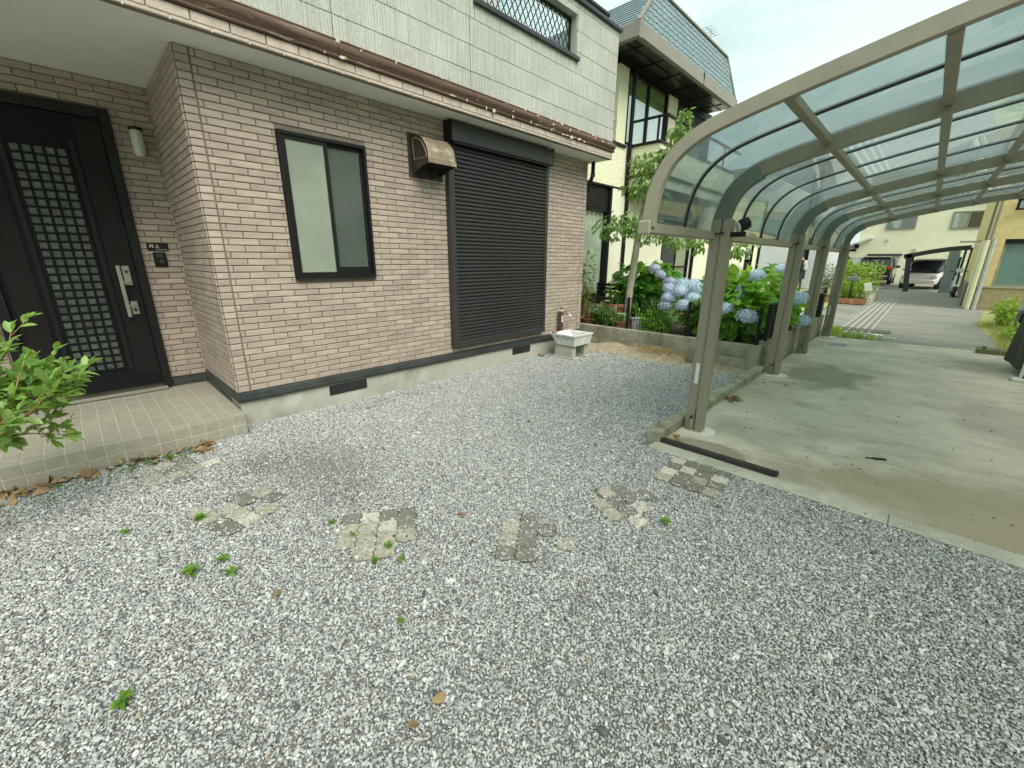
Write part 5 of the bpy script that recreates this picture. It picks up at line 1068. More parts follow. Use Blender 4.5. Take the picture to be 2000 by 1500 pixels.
# ------------------------------------------------------------------ drive and road furniture
M_iron = mat('cast_iron', sr(120,116,104), sr(98,94,84), scale=20, rough=.7, metal=.3)
mh = thing('manhole_cover', 'round concrete manhole cover in the drive beside the second post', 'manhole', (-1.03, 5.52, 0))
MB().lathe([(.175, .0065), (.175, .0095), (.158, .0095), (.158, .0075)], (-1.03, 5.52, 0), 32).build('ring', M_conc, mh, smooth=True)
MB().lathe([(.152, .0068), (.152, .0085), (.0, .0088)], (-1.03, 5.52, 0), 32).build('lid', M_slab, mh, smooth=True)
for s_ in (-1, 1): MB().lathe([(.02, .0089), (.018, .0125), (.0, .013)], (-1.03+s_*.105, 5.52+s_*.03, 0), 12).build('lifting_hole', M_iron, mh)
hc = thing('hatch_cover', 'small blue grey metal hatch cover in the drive by the last post', 'hatch', (-.87, 9.05, 0)); B('hatch_frame', M_conc, hc, (-1.0, -.74, 8.91, 9.21, .0065, .0085)); B('hatch_lid', mat('zinc_lid', sr(122,134,138), sr(108,120,124), rough=.5, metal=.5), hc, (-.985, -.755, 8.925, 9.195, .0086, .0125), bev=.002)
dc = thing('drain_channel', 'pale concrete drain channel with slots running along the road', 'drain', (-.8, 15, 0))
B('channel_bed', mat('slot_dark', sr(138,136,128), sr(120,118,110), scale=10, rough=.9), dc, (-1.12, -.58, 10.4, 22, -.01, .004))
for k in range(5): B('channel_rib', mat('channel_concrete', sr(182,180,170), sr(166,164,154), scale=5, rough=.9), dc, (-1.12+k*.12, -1.075+k*.12, 10.4, 22, .0045, .014))
gt = thing('drain_grate', 'steel drain grate crossing the slotted channel', 'grate', (-.6, 11.3, 0)); B('grate_frame', M_iron, gt, (-1.25, -.30, 11.15, 11.2, .015, .024), (-1.25, -.30, 11.5, 11.55, .015, .024))
for k in range(14): B('grate_bar', M_iron, gt, (-1.22+k*.068, -1.185+k*.068, 11.2, 11.5, .015, .022))
lid = thing('bucket_lid', 'white round lid lying on the road beyond the drive', 'lid', (-.46, 10.75, 0)); MB().lathe([(.11, .002), (.11, .012), (.08, .014), (.0, .014)], (-.48, 10.85, 0), 20).build('disc', M_white, lid, smooth=True); MB().lathe([(.112, .003), (.118, .01), (.112, .013)], (-.48, 10.85, 0), 20).build('rim', M_plw, lid)
tag(MB().obox((-.28, 10.55, .008), (.10, .01, 0), (-.006, .04, 0), (0, 0, .005)).build('plastic_strip', M_white), 'small white plastic strip on the road by the round lid', 'litter')
tl2 = thing('dark_tag', 'small black plastic piece lying alone on the concrete drive', 'litter', (.02, 3.85, 0)); MB().obox((.02, 3.86, .012), (.035, .02, 0), (-.006, .011, 0), (0, 0, .004)).build('blade', M_black, tl2); MB().obox((-.035, 3.83, .011), (.02, .011, 0), (-.003, .005, 0), (0, 0, .003)).build('tail', M_black, tl2)
# grass tufts by the last post and road verge
def grass(name, label, spots, l, m, seed, n):
    rg = random.Random(seed); q = MB()
    for (cx, cy, rx, ry) in spots:
        for k in range(n):
            x, y = cx+rg.gauss(0, .5)*rx, cy+rg.gauss(0, .5)*ry; a = rg.uniform(0, 6.28); h_ = l*rg.uniform(.4, 1.2); lean = rg.uniform(.1, .7)*h_; s_ = Vector((-math.sin(a), math.cos(a), 0))*.006; p = Vector((x, y, 0)); d = Vector((math.cos(a), math.sin(a), 0))
            q.add([p-s_, p+s_, p+d*lean*.4+Vector((0, 0, h_*.7))+s_*.7, p+d*lean*.4+Vector((0, 0, h_*.7))-s_*.7, p+d*lean+Vector((0, 0, h_))], [(0, 1, 2, 3), (3, 2, 4)])
    return stuff(q.build(name, m), label, 'grass')
M_grass = leafmat('verge_grass', sr(170,196,76), sr(130,166,60), sr(200,225,80))
M_grassy = leafmat('dry_verge_grass', sr(200,196,130), sr(172,176,98), sr(200,200,110))
grass('grass_tuft', 'green grass tuft at the foot of the last carport post', [(-1.15, 10.5, .18, .35), (-.75, 10.05, .5, .05)], .16, M_grass, 3, 170)
grass('verge_grass', 'yellow green grass verge along the right side of the road', [(1.32, 10.6, .22, 1.0), (1.42, 12.2, .22, 1.3), (1.35, 14.2, .3, .9)], .10, M_grassy, 4, 700)
struct(MB().add([(1.15,9.9,.003),(2.6,9.9,.003),(2.6,18.9,.003),(1.45,18.9,.003),(1.05,14.2,.003)], [(0,1,2,3,4)]).build('verge_soil', M_lawn))
bush('verge_bush', 'bright yellow green bush at the right road edge', (1.40, 14.0, .34), (.18, .42, .32), M_grass, .09, .05, 40, 420, 51, floor=0)
bush('verge_bush', 'low leafy weeds under the black crate on the verge', (1.45, 11.9, .14), (.28, .5, .18), M_grass, .09, .05, 30, 260, 52, floor=0)
cr = thing('black_crate', 'black plastic crate with a grey lid on the verge', 'crate', (1.62, 12.6, 0)); B('crate_body', M_black, cr, (1.42, 2.0, 12.3, 12.8, .1, .46), bev=.02); B('crate_lid', mat('slate_lid', sr(104,112,124), sr(90,98,108), rough=.4), cr, (1.40, 2.02, 12.28, 12.82, .461, .56), bev=.03); MB().tube([(1.55,12.29,.3),(1.62,12.27,.33),(1.7,12.29,.3)], .012, 6).build('crate_handle', M_steel, cr)
wd = thing('olive_board', 'olive green board lying across the edge of the drive', 'board', (1.0, 9.86, 0)); q = MB(); q.prism([(9.78,.008),(9.92,.008),(9.90,.10),(9.80,.075)], .80, 1.40, 'x'); q.build('board', mat('olive_paint', sr(112,116,74), sr(96,100,62), scale=8, rough=.6), wd); B('board_knob', M_alu2, wd, (.86, .90, 9.83, 9.87, .08, .12))
# tarpaulin covered stack with clutter at the right edge
tp_ = thing('covered_stack', 'dark green tarpaulin draped over a stack at the right edge of the drive', 'tarpaulin', (1.45, 8.3, 0))
M_tarp = mat('dark_tarp', sr(52,58,50), sr(36,42,36), scale=6, rough=.6, bump=.7, bscale=14, bdist=.03)
q = MB(); n = 30; rg = random.Random(4); ring = []
for j in range(9):
    t = j/8; z = .10+(1.32-.10)*t
    for i in range(n):
        a = 2*math.pi*i/n; fold = 1+.07*math.sin(a*7+j*.3)*(1-t*.6)+.04*math.sin(a*13+1); rx, ry = (.50-.06*t)*fold, (.60-.10*t)*fold; ring.append((1.52+rx*math.cos(a)-.03*t, 8.50+ry*math.sin(a), z+.03*math.sin(a*5)))
q.add(ring, [(j*n+i, j*n+(i+1) % n, (j+1)*n+(i+1) % n, (j+1)*n+i) for j in range(8) for i in range(n)]+[tuple(8*n+i for i in range(n))]); q.build('tarpaulin', M_tarp, tp_, smooth='all')
B('stack_core', M_black, tp_, (1.15, 1.7, 8.1, 8.8, .02, .9))
cl_ = thing('folding_rack', 'white folded rack with black legs at the foot of the tarpaulin', 'rack', (1.12, 7.78, 0))
B('rack_base', M_white, cl_, (.99, 1.5, 7.72, 7.82, .008, .05), bev=.01); B('rack_panel', M_white, cl_, (1.05, 1.15, 7.78, 7.80, .05, .30), bev=.004)
for k in range(3): MB().bar((1.09+k*.12, 7.75, .05), (1.19+k*.12, 7.83, .40), .022).build('rack_leg', M_black, cl_)

# ------------------------------------------------------------------ yellow house on the right
M_yel2 = mat('ochre_siding', sr(228,208,150), sr(214,192,134), scale=5, rough=.85); rib_relief(M_yel2, 22, 7, .7, .012)
M_plinth = mat('stone_plinth', sr(176,162,128), sr(158,144,112), scale=12, rough=.9, bump=.6, bscale=60)
ch_ = thing('ochre_house', 'ochre sided house with a brown plinth on the right of the road', 'house', (1.2, 19, 0))
B('plinth', M_plinth, ch_, (1.15, 9, 18.98, 27, -.02, .66)); B('front_wall', M_yel2, ch_, (1.17, 1.42, 19.02, 27, .661, 6), (1.42, 9, 19.02, 27, 2.03, 2.80), (1.42, 9, 19.02, 27, 3.75, 6), (1.42, 9, 19.5, 27, .661, 3.75), (3.2, 9, 19.02, 19.5, .661, 3.75))
B('sill_course', M_conc, ch_, (1.14, 9, 18.95, 19.01, .661, .70))
def cwin(x0, x1, y, z0, z1, parent, fm, curt=None, n=2, glass=None):
    fr = .05; q = MB(); q.box(x0, x0+fr, y-.02, y+.1, z0, z1); q.box(x1-fr, x1, y-.02, y+.1, z0, z1); q.box(x0+fr, x1-fr, y-.02, y+.1, z1-fr, z1); q.box(x0+fr, x1-fr, y-.02, y+.1, z0, z0+fr)
    for k in range(1, n): x = x0+(x1-x0)*k/n; q.box(x-.03, x+.03, y, y+.05, z0+fr, z1-fr)
    o = q.build('window', fm, parent)
    for k in range(n): B('pane', glass or M_glass, o, (x0+(x1-x0)*k/n+.03, x0+(x1-x0)*(k+1)/n-.03, y+.03, y+.036, z0+fr, z1-fr))
    if curt:
        m_ = 8*6; c = MB(); V = []
        for i in range(m_+1): x = x0+.04+(x1-x0-.08)*i/m_; V += [(x, y+.12+.03*math.sin(i/6*6.28), z0+.04), (x, y+.12+.03*math.sin(i/6*6.28), z1-.04)]
        c.add(V, [(2*i, 2*i+2, 2*i+3, 2*i+1) for i in range(m_)]); c.build('curtain', curt, o, smooth='all')
    B('room', M_dark, o, (x0, x1, y+.20, y+.21, z0, z1)); return o
M_teal = mat('teal_frosted_glass', sr(116,146,136), sr(100,130,122), scale=2, rough=.15, spec=.6)
cwin(1.43, 3.19, 19.12, .701, 2.029, ch_, M_frame, None, 1, M_teal); cwin(1.43, 3.19, 19.1, 2.801, 3.74, ch_, M_black, M_curt, 2)
B('balcony_rail', M_black, ch_, (1.40, 3.4, 18.90, 18.95, 2.80, 2.84), (1.40, 3.4, 18.90, 18.95, 3.05, 3.09)); B('window_top_strip', M_black, ch_, (1.43, 3.19, 19.03, 19.11, 1.90, 2.028))  # rails, and a black strip across the top of the lower window
for (x, y, r_, z1, m) in ((1.07, 18.90, .06, 2.0, M_cream), (1.20, 18.88, .05, 2.05, M_plw), (1.12, 18.92, .025, 6, M_gutter), (1.10, 20.4, .03, 6, M_gutter)): MB().tube([(x, y, .01), (x, y, z1)], r_, 10).build('downpipe', m, ch_, smooth=True)
B('corner_column', M_cream, ch_, (.98, 1.10, 19.3, 19.5, 0, 2.0), bev=.02); B('meter_box', mat('grey_cabinet', sr(128,126,124), sr(112,110,108), rough=.5), ch_, (.95, 1.14, 20.2, 21.2, .05, .75), bev=.02)
B('bracket_beam', M_plw, ch_, (.55, 1.16, 20.9, 20.96, 2.0, 2.06))
# ------------------------------------------------------------------ cream house at the end of the road
KD = 40/34
dz_ = lambda z: 1.4+(z-1.4)*KD
M_far = mat('far_cream_wall', sr(240,237,202), sr(230,227,190), scale=3, rough=.9, bump=.4, bscale=30, spots=sr(214,211,182), sscale=.35, slo=.35, shi=.85)
eh = thing('end_house', 'cream rendered house closing the end of the road', 'house', (0, 40, 0))
B('wall', M_far, eh, (-4.05, 8, 40.0, 48, -.02, 7.2), (-4.6, -4.06, 40.02, 46, -.02, 2.5))
q = MB(); q.prism([(-4.75,2.45),(-3.25,3.05),(-3.25,2.93),(-4.75,2.30)], 39.6, 46, 'y'); q.build('lean_to_roof', M_white, eh)
def dwin(x0, x1, z0, z1):
    fm = M_gutter; o = B('window', fm, eh, (x0, x0+.07, 39.93, 40.02, z0, z1), (x1-.07, x1, 39.93, 40.02, z0, z1), (x0+.07, x1-.07, 39.93, 40.02, z1-.07, z1), (x0+.07, x1-.07, 39.93, 40.02, z0, z0+.07), ((x0+x1)/2-.035, (x0+x1)/2+.035, 39.94, 40.0, z0+.07, z1-.07))
    B('pane', M_glass, o, (x0+.07, (x0+x1)/2-.035, 39.965, 39.97, z0+.07, z1-.07), ((x0+x1)/2+.035, x1-.07, 39.965, 39.97, z0+.07, z1-.07)); B('room', M_screen, o, (x0+.02, x1-.02, 39.99, 39.997, z0, z1))
    c = MB(); V = []
    for i in range(37): x = x0+.08+(x1-x0-.16)*.5*i/36; V += [(x, 39.98+.008*math.sin(i), z0+.08), (x, 39.98+.008*math.sin(i), z1-.08)]
    c.add(V, [(2*i, 2*i+2, 2*i+3, 2*i+1) for i in range(36)]); c.build('curtain', M_curt, o)
dwin(.36*KD, 1.62*KD, dz_(3.09), dz_(3.98)); dwin(-2.3*KD, -1.04*KD, dz_(3.17), dz_(3.98))
sd_ = B('shed_door', mat('corrugated_white', sr(206,202,190), sr(186,182,170), scale=4, rough=.6), eh, (-2.8*KD, -1.34*KD, 39.90, 39.99, .0, dz_(1.72)))
for k in range(13): B('door_rib', M_plw, sd_, (-2.78*KD+k*.132, -2.78*KD+k*.132+.05, 39.875, 39.90, .0, dz_(1.70)))
B('door_header', M_trim, sd_, (-2.86*KD, -1.28*KD, 39.8, 39.99, dz_(1.725), dz_(1.82))); B('wall_lamp', M_plw, eh, (-1.05, -.88, 39.9, 39.99, 2.05, 2.2)); B('wall_vent', M_plw, eh, (-2.55, -2.42, 39.92, 39.99, 2.75, 2.88)); B('eave_line', M_plw, eh, (.6, 6, 39.8, 39.99, 5.05, 5.12), (.6, 6, 39.75, 39.99, 5.3, 5.36))
# ------------------------------------------------------------------ dark carport, van, scooter
M_dcp = mat('charcoal_metal', sr(52,58,56), sr(42,48,46), scale=6, rough=.5)
dcp = thing('dark_carport', 'charcoal carport with an arched roof sheltering the white van', 'carport', (0, 29, 0))
pr = crom([(-1.0,1.66),(-.6,1.76),(0,1.90),(.6,2.0),(1.15,2.05)], 4); q = MB(); q.prism(offs(pr, -.05)+offs(pr, .15)[::-1], 27.9, 28.05, 'y'); q.build('front_beam', M_dcp, dcp, smooth=True)
q = MB(); q.prism(offs(pr, -.05)+offs(pr, -.02)[::-1], 28.06, 35.5, 'y'); q.build('roof_sheet', M_dcp, dcp, smooth=True)
q = MB(); q.bar((-.62, 28, 0), (-.82, 28, 1.72), .2, .2, up=(0, 1, 0)); q.build('post', M_dcp, dcp); q = MB(); q.bar((-.62, 33.2, 0), (-.82, 33.2, 1.72), .15, .15, up=(0, 1, 0)); q.build('post', M_dcp, dcp); q = MB(); q.box(1.15, 1.25, 27.95, 28.05, 0, 2.0); q.box(1.15, 1.25, 33.1, 33.2, 0, 2.0); q.build('rear_posts', M_dcp, dcp)
gp_ = thing('grey_screen', 'tall blue grey screen panel standing at the carport front', 'panel', (.8, 27.7, 0)); B('screen_panel', mat('blue_grey_panel', sr(142,154,154), sr(128,140,142), scale=2, rough=.5), gp_, (.50, .86, 27.6, 27.66, .02, 1.86)); B('screen_edge', M_dcp, gp_, (.862, .94, 27.58, 27.68, .02, 1.6)); B('screen_foot', M_plw, gp_, (.60, .84, 27.5, 27.59, .0, .04), (.84, .86, 27.5, 27.59, .0, .7))
M_carw = mat('white_car_paint', sr(226,226,220), sr(222,222,216), rough=.25, coat=.6); M_carb = mat('black_car_paint', (.012,.012,.013), (.014,.014,.015), rough=.2, coat=.8); M_cargr = mat('dark_green_paint', (.012,.03,.028), (.014,.034,.03), rough=.25, coat=.8)
M_tyre = mat('tyre_rubber', (.02,.02,.02), (.03,.03,.03), rough=.8); M_cglass = mat('car_glass', (.02,.024,.024), (.03,.034,.034), rough=.06, spec=.8); M_red = mat('tail_lamp_red', (.45,.02,.02), (.6,.03,.02), rough=.2, coat=.6)
def loft(secs):
    """closed hull through cross sections given as (y, [(x,z)...])"""
    q = MB(); n = len(secs[0][1]); V = [(x, y, z) for y, P in secs for x, z in P]
    q.add(V, [(k*n+i, k*n+(i+1) % n, (k+1)*n+(i+1) % n, (k+1)*n+i) for k in range(len(secs)-1) for i in range(n)]+[tuple(range(n)), tuple((len(secs)-1)*n+i for i in range(n))]); return q
def car(name, label, loc, rz, paint, L=4.4, W=1.75, H=1.55, van=False):
    """built with its rear at y=0, nose towards +y"""
    t = thing(name, label, 'van' if van else 'car', loc); R_ = Matrix.Rotation(rz, 3, 'Z'); loc = Vector(loc)
    def put(nm, q, m, sm=True):
        q.v = [tuple(loc+R_@Vector(v)) for v in q.v]; return q.build(nm, m, t, smooth=sm)
    hw = W/2; belt = H*.60
    def sec(y, w_, zt, zb=.25): return (y, [(-w_*.94, zb), (-w_, zb+.15), (-w_, (zt+zb)/2+.05), (-w_*.97, zt-.08), (-w_*.88, zt), (w_*.88, zt), (w_*.97, zt-.08), (w_, (zt+zb)/2+.05), (w_, zb+.15), (w_*.94, zb)])
    put('body', loft([sec(0, hw*.90, belt*.96, .32), sec(.08, hw*.97, belt, .28), sec(L*.25, hw, belt+.02), sec(L*.62, hw, belt), sec(L*.80, hw*.98, belt*.92), sec(L*.96, hw*.90, belt*.80, .28), sec(L, hw*.78, belt*.70, .34)]), paint)
    def cab(y, w_, zt): return (y, [(-w_, belt-.02), (-w_*.86, zt-.06), (-w_*.76, zt), (w_*.76, zt), (w_*.86, zt-.06), (w_, belt-.02)])
    put('cabin_glass', loft([cab(.10, hw*.90, belt+.02), cab(.34, hw*.93, H-.10), cab(L*.15, hw*.94, H-.04), cab(L*.45, hw*.94, H-.03), cab(L*(.55 if not van else .68), hw*.93, H-.12), cab(L*(.74 if not van else .86), hw*.90, belt)]), M_cglass)
    put('roof', loft([(y, [(-w_, z), (-w_*.9, z+.035), (w_*.9, z+.035), (w_, z)]) for y, w_, z in ((.22, hw*.74, H-.07), (L*.18, hw*.78, H-.035), (L*.42, hw*.78, H-.03), (L*(.53 if not van else .66), hw*.76, H-.09))]), paint)
    for s_ in (-1, 1):
        for yy in (L*.20, L*.80):
            wh = put('wheel', MB().lathe([(.20, -.1), (.31, -.1), (.325, -.07), (.325, .07), (.31, .1), (.20, .1)], (s_*(hw-.09), yy, .325), 22, 'x'), M_tyre); q = MB().lathe([(.19, -.07), (.2, .105), (.05, .085), (.0, .09)] if s_ > 0 else [(.0, -.09), (.05, -.085), (.2, -.105), (.19, .07)], (s_*(hw-.09), yy, .325), 18, 'x'); q.v = [tuple(loc+R_@Vector(v)) for v in q.v]; q.build('rim', M_steel, wh, smooth=True)
        q = MB(); q.bbox(s_*hw*.62 if s_ > 0 else -hw*.96, hw*.96 if s_ > 0 else -hw*.62, -.03, .12, belt-.10, belt+.08, .02); put('tail_lamp', q, M_red)
        q = MB(); q.bbox(hw-.02 if s_ > 0 else -hw-.20, hw+.20 if s_ > 0 else -hw+.02, L*.62, L*.62+.1, belt-.02, belt+.14, .03); put('wing_mirror', q, paint)
        q = MB(); q.bbox(s_*hw*.55 if s_ > 0 else -hw*.88, hw*.88 if s_ > 0 else -hw*.55, L-.16, L-.0, belt*.62, belt*.75, .02); put('headlamp', q, M_glassy)
        q = MB()
        for zz in (0,): q.bar((s_*hw*.95, L*.16, belt-.02), (s_*hw*.80, L*.16, H-.07), .05)
        q.bar((s_*hw*.955, L*.45, belt-.02), (s_*hw*.81, L*.43, H-.06), .06); put('pillar', q, paint)
    q = MB(); q.bbox(-hw*.93, hw*.93, -.07, .05, .32, .56, .04); put('rear_bumper', q, paint); q = MB(); q.bbox(-hw*.86, hw*.86, L-.06, L+.06, .28, .5, .04); put('front_bumper', q, paint)
    q = MB(); q.bbox(-.17, .17, -.085, -.07, .60, .76, .003); put('number_plate', q, M_white)
    return t
M_glassy = mat('lamp_lens', sr(200,204,204), sr(190,194,194), rough=.1, coat=.8)
car('parked_suv', 'black SUV with red tail lamps parked before the white shed door', (-2.45, 34.6, 0), 0, M_carb, 4.5, 1.8, 1.68)
car('parked_car', 'dark green car parked on the left behind the shrubs', (-4.9, 31.5, 0), rad(-18), M_cargr, 4.2, 1.7, 1.75)
car('white_van', 'white van parked under the charcoal carport', (.25, 34.6, 0), rad(172), M_carw, 4.0, 1.55, 1.55, van=True)
sc2 = thing('scooter', 'white and black motor scooter parked beside the blue grey screen', 'scooter', (1.0, 25.5, 0))
for yy in (25.0, 26.15): MB().lathe([(.12, -.05), (.21, -.05), (.22, 0), (.21, .05), (.12, .05)], (.92, yy, .22), 18, 'x').build('wheel', M_tyre, sc2, smooth=True)
MB().prism([(25.0,.42),(25.2,.85),(25.3,.85),(25.3,.35),(25.65,.30),(25.75,.62),(26.35,.66),(26.3,.45),(25.9,.25),(25.3,.2)], .82, 1.02, 'x').build('body', M_carw, sc2); MB().prism([(25.7,.64),(26.35,.68),(26.3,.76),(25.75,.74)], .80, 1.04, 'x').build('seat', M_black, sc2)
q = MB(); q.tube([(.64,25.25,1.02),(.92,25.2,.98),(1.2,25.25,1.02)], .018, 8); q.tube([(.92,25.22,.98),(.92,25.05,.5)], .03, 8); q.build('handlebar', M_black, sc2); MB().obox((.92,25.12,1.06), (.12,0,0), (0,.03,.08), (0,.004,0)).build('windscreen', M_glassy, sc2)
# ------------------------------------------------------------------ brick planter with hedge, letter box, board
pb = thing('brick_planter', 'low brick edged planting bed at the turn of the road', 'planter', (-1.8, 19, 0)); M_edge = mat('edge_brick', sr(176,128,96), sr(150,106,80), scale=9, rough=.9, rnd=.12)
B('planter_soil', M_soil, pb, (-2.9, -1.30, 18.5, 21, -.01, .10))
for k in range(15): B('brick', M_edge, pb, (-2.92+k*.108, -2.82+k*.108, 18.40, 18.50, -.01, .17), bev=.006)
for k in range(7): B('curb_stone', M_conc, pb, (-1.30, -1.18, 18.40+k*.36, 18.74+k*.36, -.01, .24+.03*k), bev=.01)
M_hedge = leafmat('hedge_leaf', sr(156,184,60), sr(118,154,48), sr(190,216,70)); M_grn = leafmat('grey_green_leaf', sr(120,142,104), sr(96,120,82), sr(140,160,110))
bush('hedge', 'clipped yellow green hedge in the brick edged bed', (-1.85, 19.1, .50), (.60, .5, .40), M_hedge, .06, .035, 60, 2600, 61, cat='hedge', floor=.1)
bush('leafy_shrub', 'taller light green shrub behind the letter box', (-1.55, 20.0, .95), (.50, .5, .50), M_grass, .09, .045, 40, 900, 62, cat='shrub', floor=.1)
bush('leafy_shrub', 'grey green shrub left of the last carport post', (-2.55, 18.9, .85), (.34, .4, .50), M_grn, .09, .03, 40, 700, 63, cat='shrub', floor=.1)
bush('leafy_shrub', 'round light green shrub between the hedge and the black SUV', (-2.15, 20.2, 1.0), (.42, .4, .42), M_grass, .09, .045, 30, 700, 64, cat='shrub', floor=.1)
lb = thing('letter_box', 'grey green letter box on a post above the hedge', 'letter box', (-1.78, 18.45, 0)); B('box', M_alu2, lb, (-1.96, -1.60, 18.36, 18.56, .74, .90), bev=.03); MB().lathe([(.0, .90), (.06, .905), (.055, .99), (.0, 1.0)], (-1.76, 18.46, 0), 10).build('box_knob', M_alu2, lb); B('box_post', M_black, lb, (-1.80, -1.76, 18.46, 18.50, 0, .74))
wb = thing('white_board', 'small white board leaning at the end of the planting bed', 'board', (-1.32, 18.45, 0)); MB().obox((-1.33, 18.38, .58), (.09, 0, .02), (-.03, .01, .13), (0, .01, 0)).build('board', M_white, wb); MB().bar((-1.33, 18.40, .2), (-1.33, 18.40, .5), .03).build('board_stake', M_conc, wb)
# ------------------------------------------------------------------ white house, picket fence, bicycles, person, laundry
M_wh = mat('white_siding', sr(214,216,220), sr(204,206,210), scale=1.5, rough=.8); rib_relief(M_wh, 1, 14, .4, .01)
wh_ = thing('white_house', 'white sided building beyond the garden lawn', 'house', (-6, 27, 0)); B('wall', M_wh, wh_, (-11, -5.05, 27, 33, -.02, 6)); B('wall_right', M_wh, wh_, (-4.72, -3.9, 27.4, 33, -.02, 6)); B('entrance_recess', M_screen, wh_, (-5.04, -4.73, 28.2, 32.9, -.02, 5.9)); q = MB(); q.tube([(-5.0,26.95,0),(-5.0,26.95,6)], .05, 8); q.build('downpipe', M_black, wh_); B('roof_edge', M_gutter, wh_, (-11.2, -3.7, 26.7, 33.2, 6.01, 6.2))
pk = thing('picket_fence', 'low white picket fence across the lawn', 'fence', (-5, 26.2, 0))
for k in range(30): MB().prism([(-7.2+k*.13,.05),(-7.11+k*.13,.05),(-7.11+k*.13,.46),(-7.155+k*.13,.52),(-7.2+k*.13,.46)], 26.19, 26.215, 'y').build('picket', M_white, pk)
B('rail', M_white, pk, (-7.25, -3.25, 26.22, 26.25, .15, .20), (-7.25, -3.25, 26.22, 26.25, .36, .41))
struct(MB().bbox(-5.6, -3.75, 17.9, 20.6, -.02, .30, .02).build('terrace', M_conc))
def bicycle(label, x, y, rz):
    t = thing('bicycle', label, 'bicycle', (x, y, .3), 'bicycles by the house end'); R_ = Matrix.Rotation(rz, 3, 'Z'); o = Vector((x, y, .30)); G = lambda *p: o+R_@Vector(p)
    for xx in (-.55, .55):
        MB().tube([G(xx+.33*math.cos(a*math.pi/12), 0, .335+.33*math.sin(a*math.pi/12)) for a in range(25)], .014, 6, cap=False).build('wheel', M_tyre, t, smooth='all')
        q = MB()
        for a in range(10): q.tube([G(xx, 0, .335), G(xx+.32*math.cos(a*.628), 0, .335+.32*math.sin(a*.628))], .002, 4)
        q.build('spokes', M_steel, t)
    q = MB()
    for a, c in (((-.55,0,.335),(-.12,0,.30)),((-.12,0,.30),(-.22,0,.80)),((-.55,0,.335),(-.2,0,.72)),((-.12,0,.30),(.40,0,.70)),((-.2,0,.62),(.40,0,.78)),((.36,0,.95),(.55,0,.335))): q.tube([G(*a), G(*c)], .016, 6)
    q.build('frame', M_black, t); q = MB(); q.tube([G(.25,-.27,1.02), G(.36,-.1,1.0), G(.36,.1,1.0), G(.25,.27,1.02)], .013, 6); q.build('handlebar', M_steel, t); q = MB(); q.obox(G(-.24,0,.84), R_@Vector((.13,0,0)), R_@Vector((0,.07,0)), Vector((0,0,.025))); q.build('saddle', M_black, t)
    q = MB(); q.obox(G(.52,0,.88), R_@Vector((.14,0,0)), R_@Vector((0,.16,0)), Vector((0,0,.1))); q.build('basket', M_trim, t)
bicycle('black bicycle nearest the neighbour house wall', -4.75, 18.6, rad(8)); bicycle('black bicycle standing behind the other one, further from the wall', -4.35, 19.4, rad(-6))
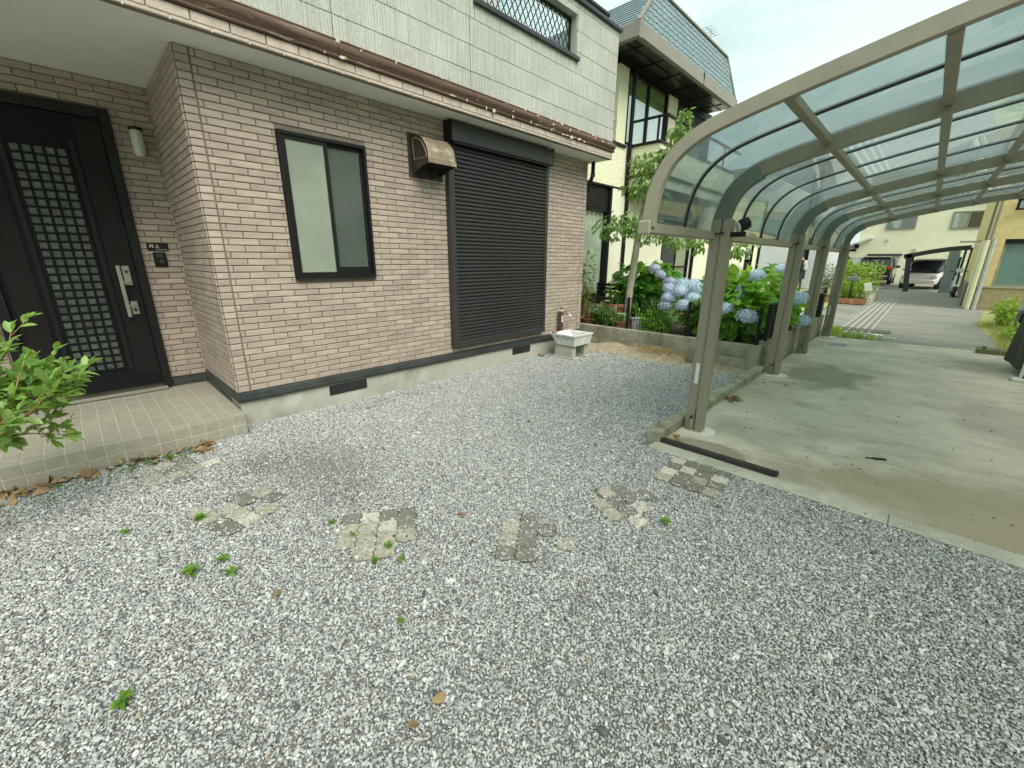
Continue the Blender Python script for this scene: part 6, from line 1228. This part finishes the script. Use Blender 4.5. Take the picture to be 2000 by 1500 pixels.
def person(loc):
    t = thing('person', 'standing person in dark cap, white shirt and dark vest by the white house', 'person', loc); J = {0:(0,0,.92),1:(0,0,1.15),2:(0,.01,1.38),3:(0,.0,1.47),4:(0,-.02,1.60),5:(-.17,0,1.37),6:(-.24,-.04,1.12),7:(-.22,-.2,.95),8:(.17,0,1.37),9:(.24,-.04,1.12),10:(.2,-.22,.98),11:(-.09,0,.88),12:(-.11,-.02,.48),13:(-.11,.03,.08),14:(-.11,-.12,.03),15:(.09,0,.88),16:(.11,-.04,.48),17:(.12,.02,.08),18:(.12,-.13,.03)}
    E_ = [(0,1),(1,2),(2,3),(3,4),(2,5),(5,6),(6,7),(2,8),(8,9),(9,10),(0,11),(11,12),(12,13),(13,14),(0,15),(15,16),(16,17),(17,18)]; rr = {0:.14,1:.135,2:.14,3:.055,4:.09,5:.06,6:.045,7:.032,8:.06,9:.045,10:.032,11:.09,12:.06,13:.042,14:.035,15:.09,16:.06,17:.042,18:.035}
    me = bpy.data.meshes.new('body'); me.from_pydata([J[k] for k in sorted(J)], E_, []); o = bpy.data.objects.new('body', me); COL.objects.link(o); md = o.modifiers.new('skin', 'SKIN')
    for k, v in enumerate(me.skin_vertices[0].data): v.radius = (rr[k], rr[k]); v.use_root = (k == 0)
    o.modifiers.new('sub', 'SUBSURF').levels = 2; dg = bpy.context.evaluated_depsgraph_get(); me2 = bpy.data.meshes.new_from_object(o.evaluated_get(dg)); bpy.data.objects.remove(o)
    for m in (mat('skin', sr(206,164,136), sr(196,152,126), rough=.6), mat('white_shirt', sr(222,222,218), sr(208,208,204), rough=.9), mat('dark_vest', (.02,.022,.03), (.03,.03,.04), rough=.9), mat('trousers', (.05,.055,.07), (.06,.065,.08), rough=.9)): me2.materials.append(m)
    for p in me2.polygons:
        c = p.center; p.use_smooth = True; p.material_index = 0 if c.z > 1.45 else (2 if c.z > .9 and abs(c.x) < .12 else 1 if c.z > 1.05 else 0 if abs(c.x) > .16 and c.z > .85 else 3)
    ob = link('body', me2, t, loc); cap = MB().lathe([(.105, 1.64), (.10, 1.70), (.06, 1.745), (.0, 1.755)], (loc[0], loc[1]-.02, 0), 14); cap.box(loc[0]-.08, loc[0]+.08, loc[1]-.2, loc[1]-.1, 1.64, 1.655); cap.build('cap', M_black, t, smooth=True)
person((-4.46, 24.6, 0))
ln = thing('laundry', 'pale blue sheet hanging on a drying pole left of the black SUV', 'laundry', (-3.6, 38, 0)); MB().tube([(-4.9,38.2,1.62),(-2.9,38.2,1.62)], .02, 6).build('pole', M_steel, ln)
for k, (a, c) in enumerate(((-4.35, -3.75), (-3.68, -3.2))):
    q = MB(); V = []
    for i in range(13): x = a+(c-a)*i/12; V += [(x, 38.2+.03*math.sin(i*1.3), .75+.05*k), (x, 38.2, 1.62)]
    q.add(V, [(2*i, 2*i+2, 2*i+3, 2*i+1) for i in range(12)]); q.build('sheet', mat('pale_blue_cloth', sr(196,212,226), sr(182,200,218), rough=.9), ln, smooth='all')
for x in (-4.85, -2.95): MB().tube([(x,38.2,0),(x,38.2,1.66)], .02, 6).build('pole_stand', M_steel, ln)
# ------------------------------------------------------------------ house across the drive, seen mirrored in the carport roof
oh = thing('opposite_house', 'cream house across the drive, seen mirrored in the curved carport panels', 'house', (5, 6, 0)); B('wall', M_far, oh, (5.0, 9, -2, 15, -.02, 5.2)); B('eave', M_gutter, oh, (4.6, 9.4, -2.4, 15.4, 5.21, 5.4))
for (y0, y1, z0, z1) in ((1.0, 1.9, 1.0, 2.2), (4.0, 5.6, .9, 2.2), (8, 9.6, .9, 2.2), (11.5, 12.4, 1.0, 2.2), (4.0, 5.6, 3.3, 4.4), (8.5, 10, 3.3, 4.4)):
    o = B('window', M_black, oh, (4.93, 4.999, y0, y1, z0, z1)); B('pane', M_cglass, o, (4.92, 4.929, y0+.06, (y0+y1)/2-.03, z0+.06, z1-.06), (4.92, 4.929, (y0+y1)/2+.03, y1-.06, z0+.06, z1-.06))
struct(MB().add([(4.2,-4,.0),(5.0,-4,.0),(5.0,15,.0),(4.2,15,.0)], [(0,1,2,3)]).build('side_strip', M_lawn))
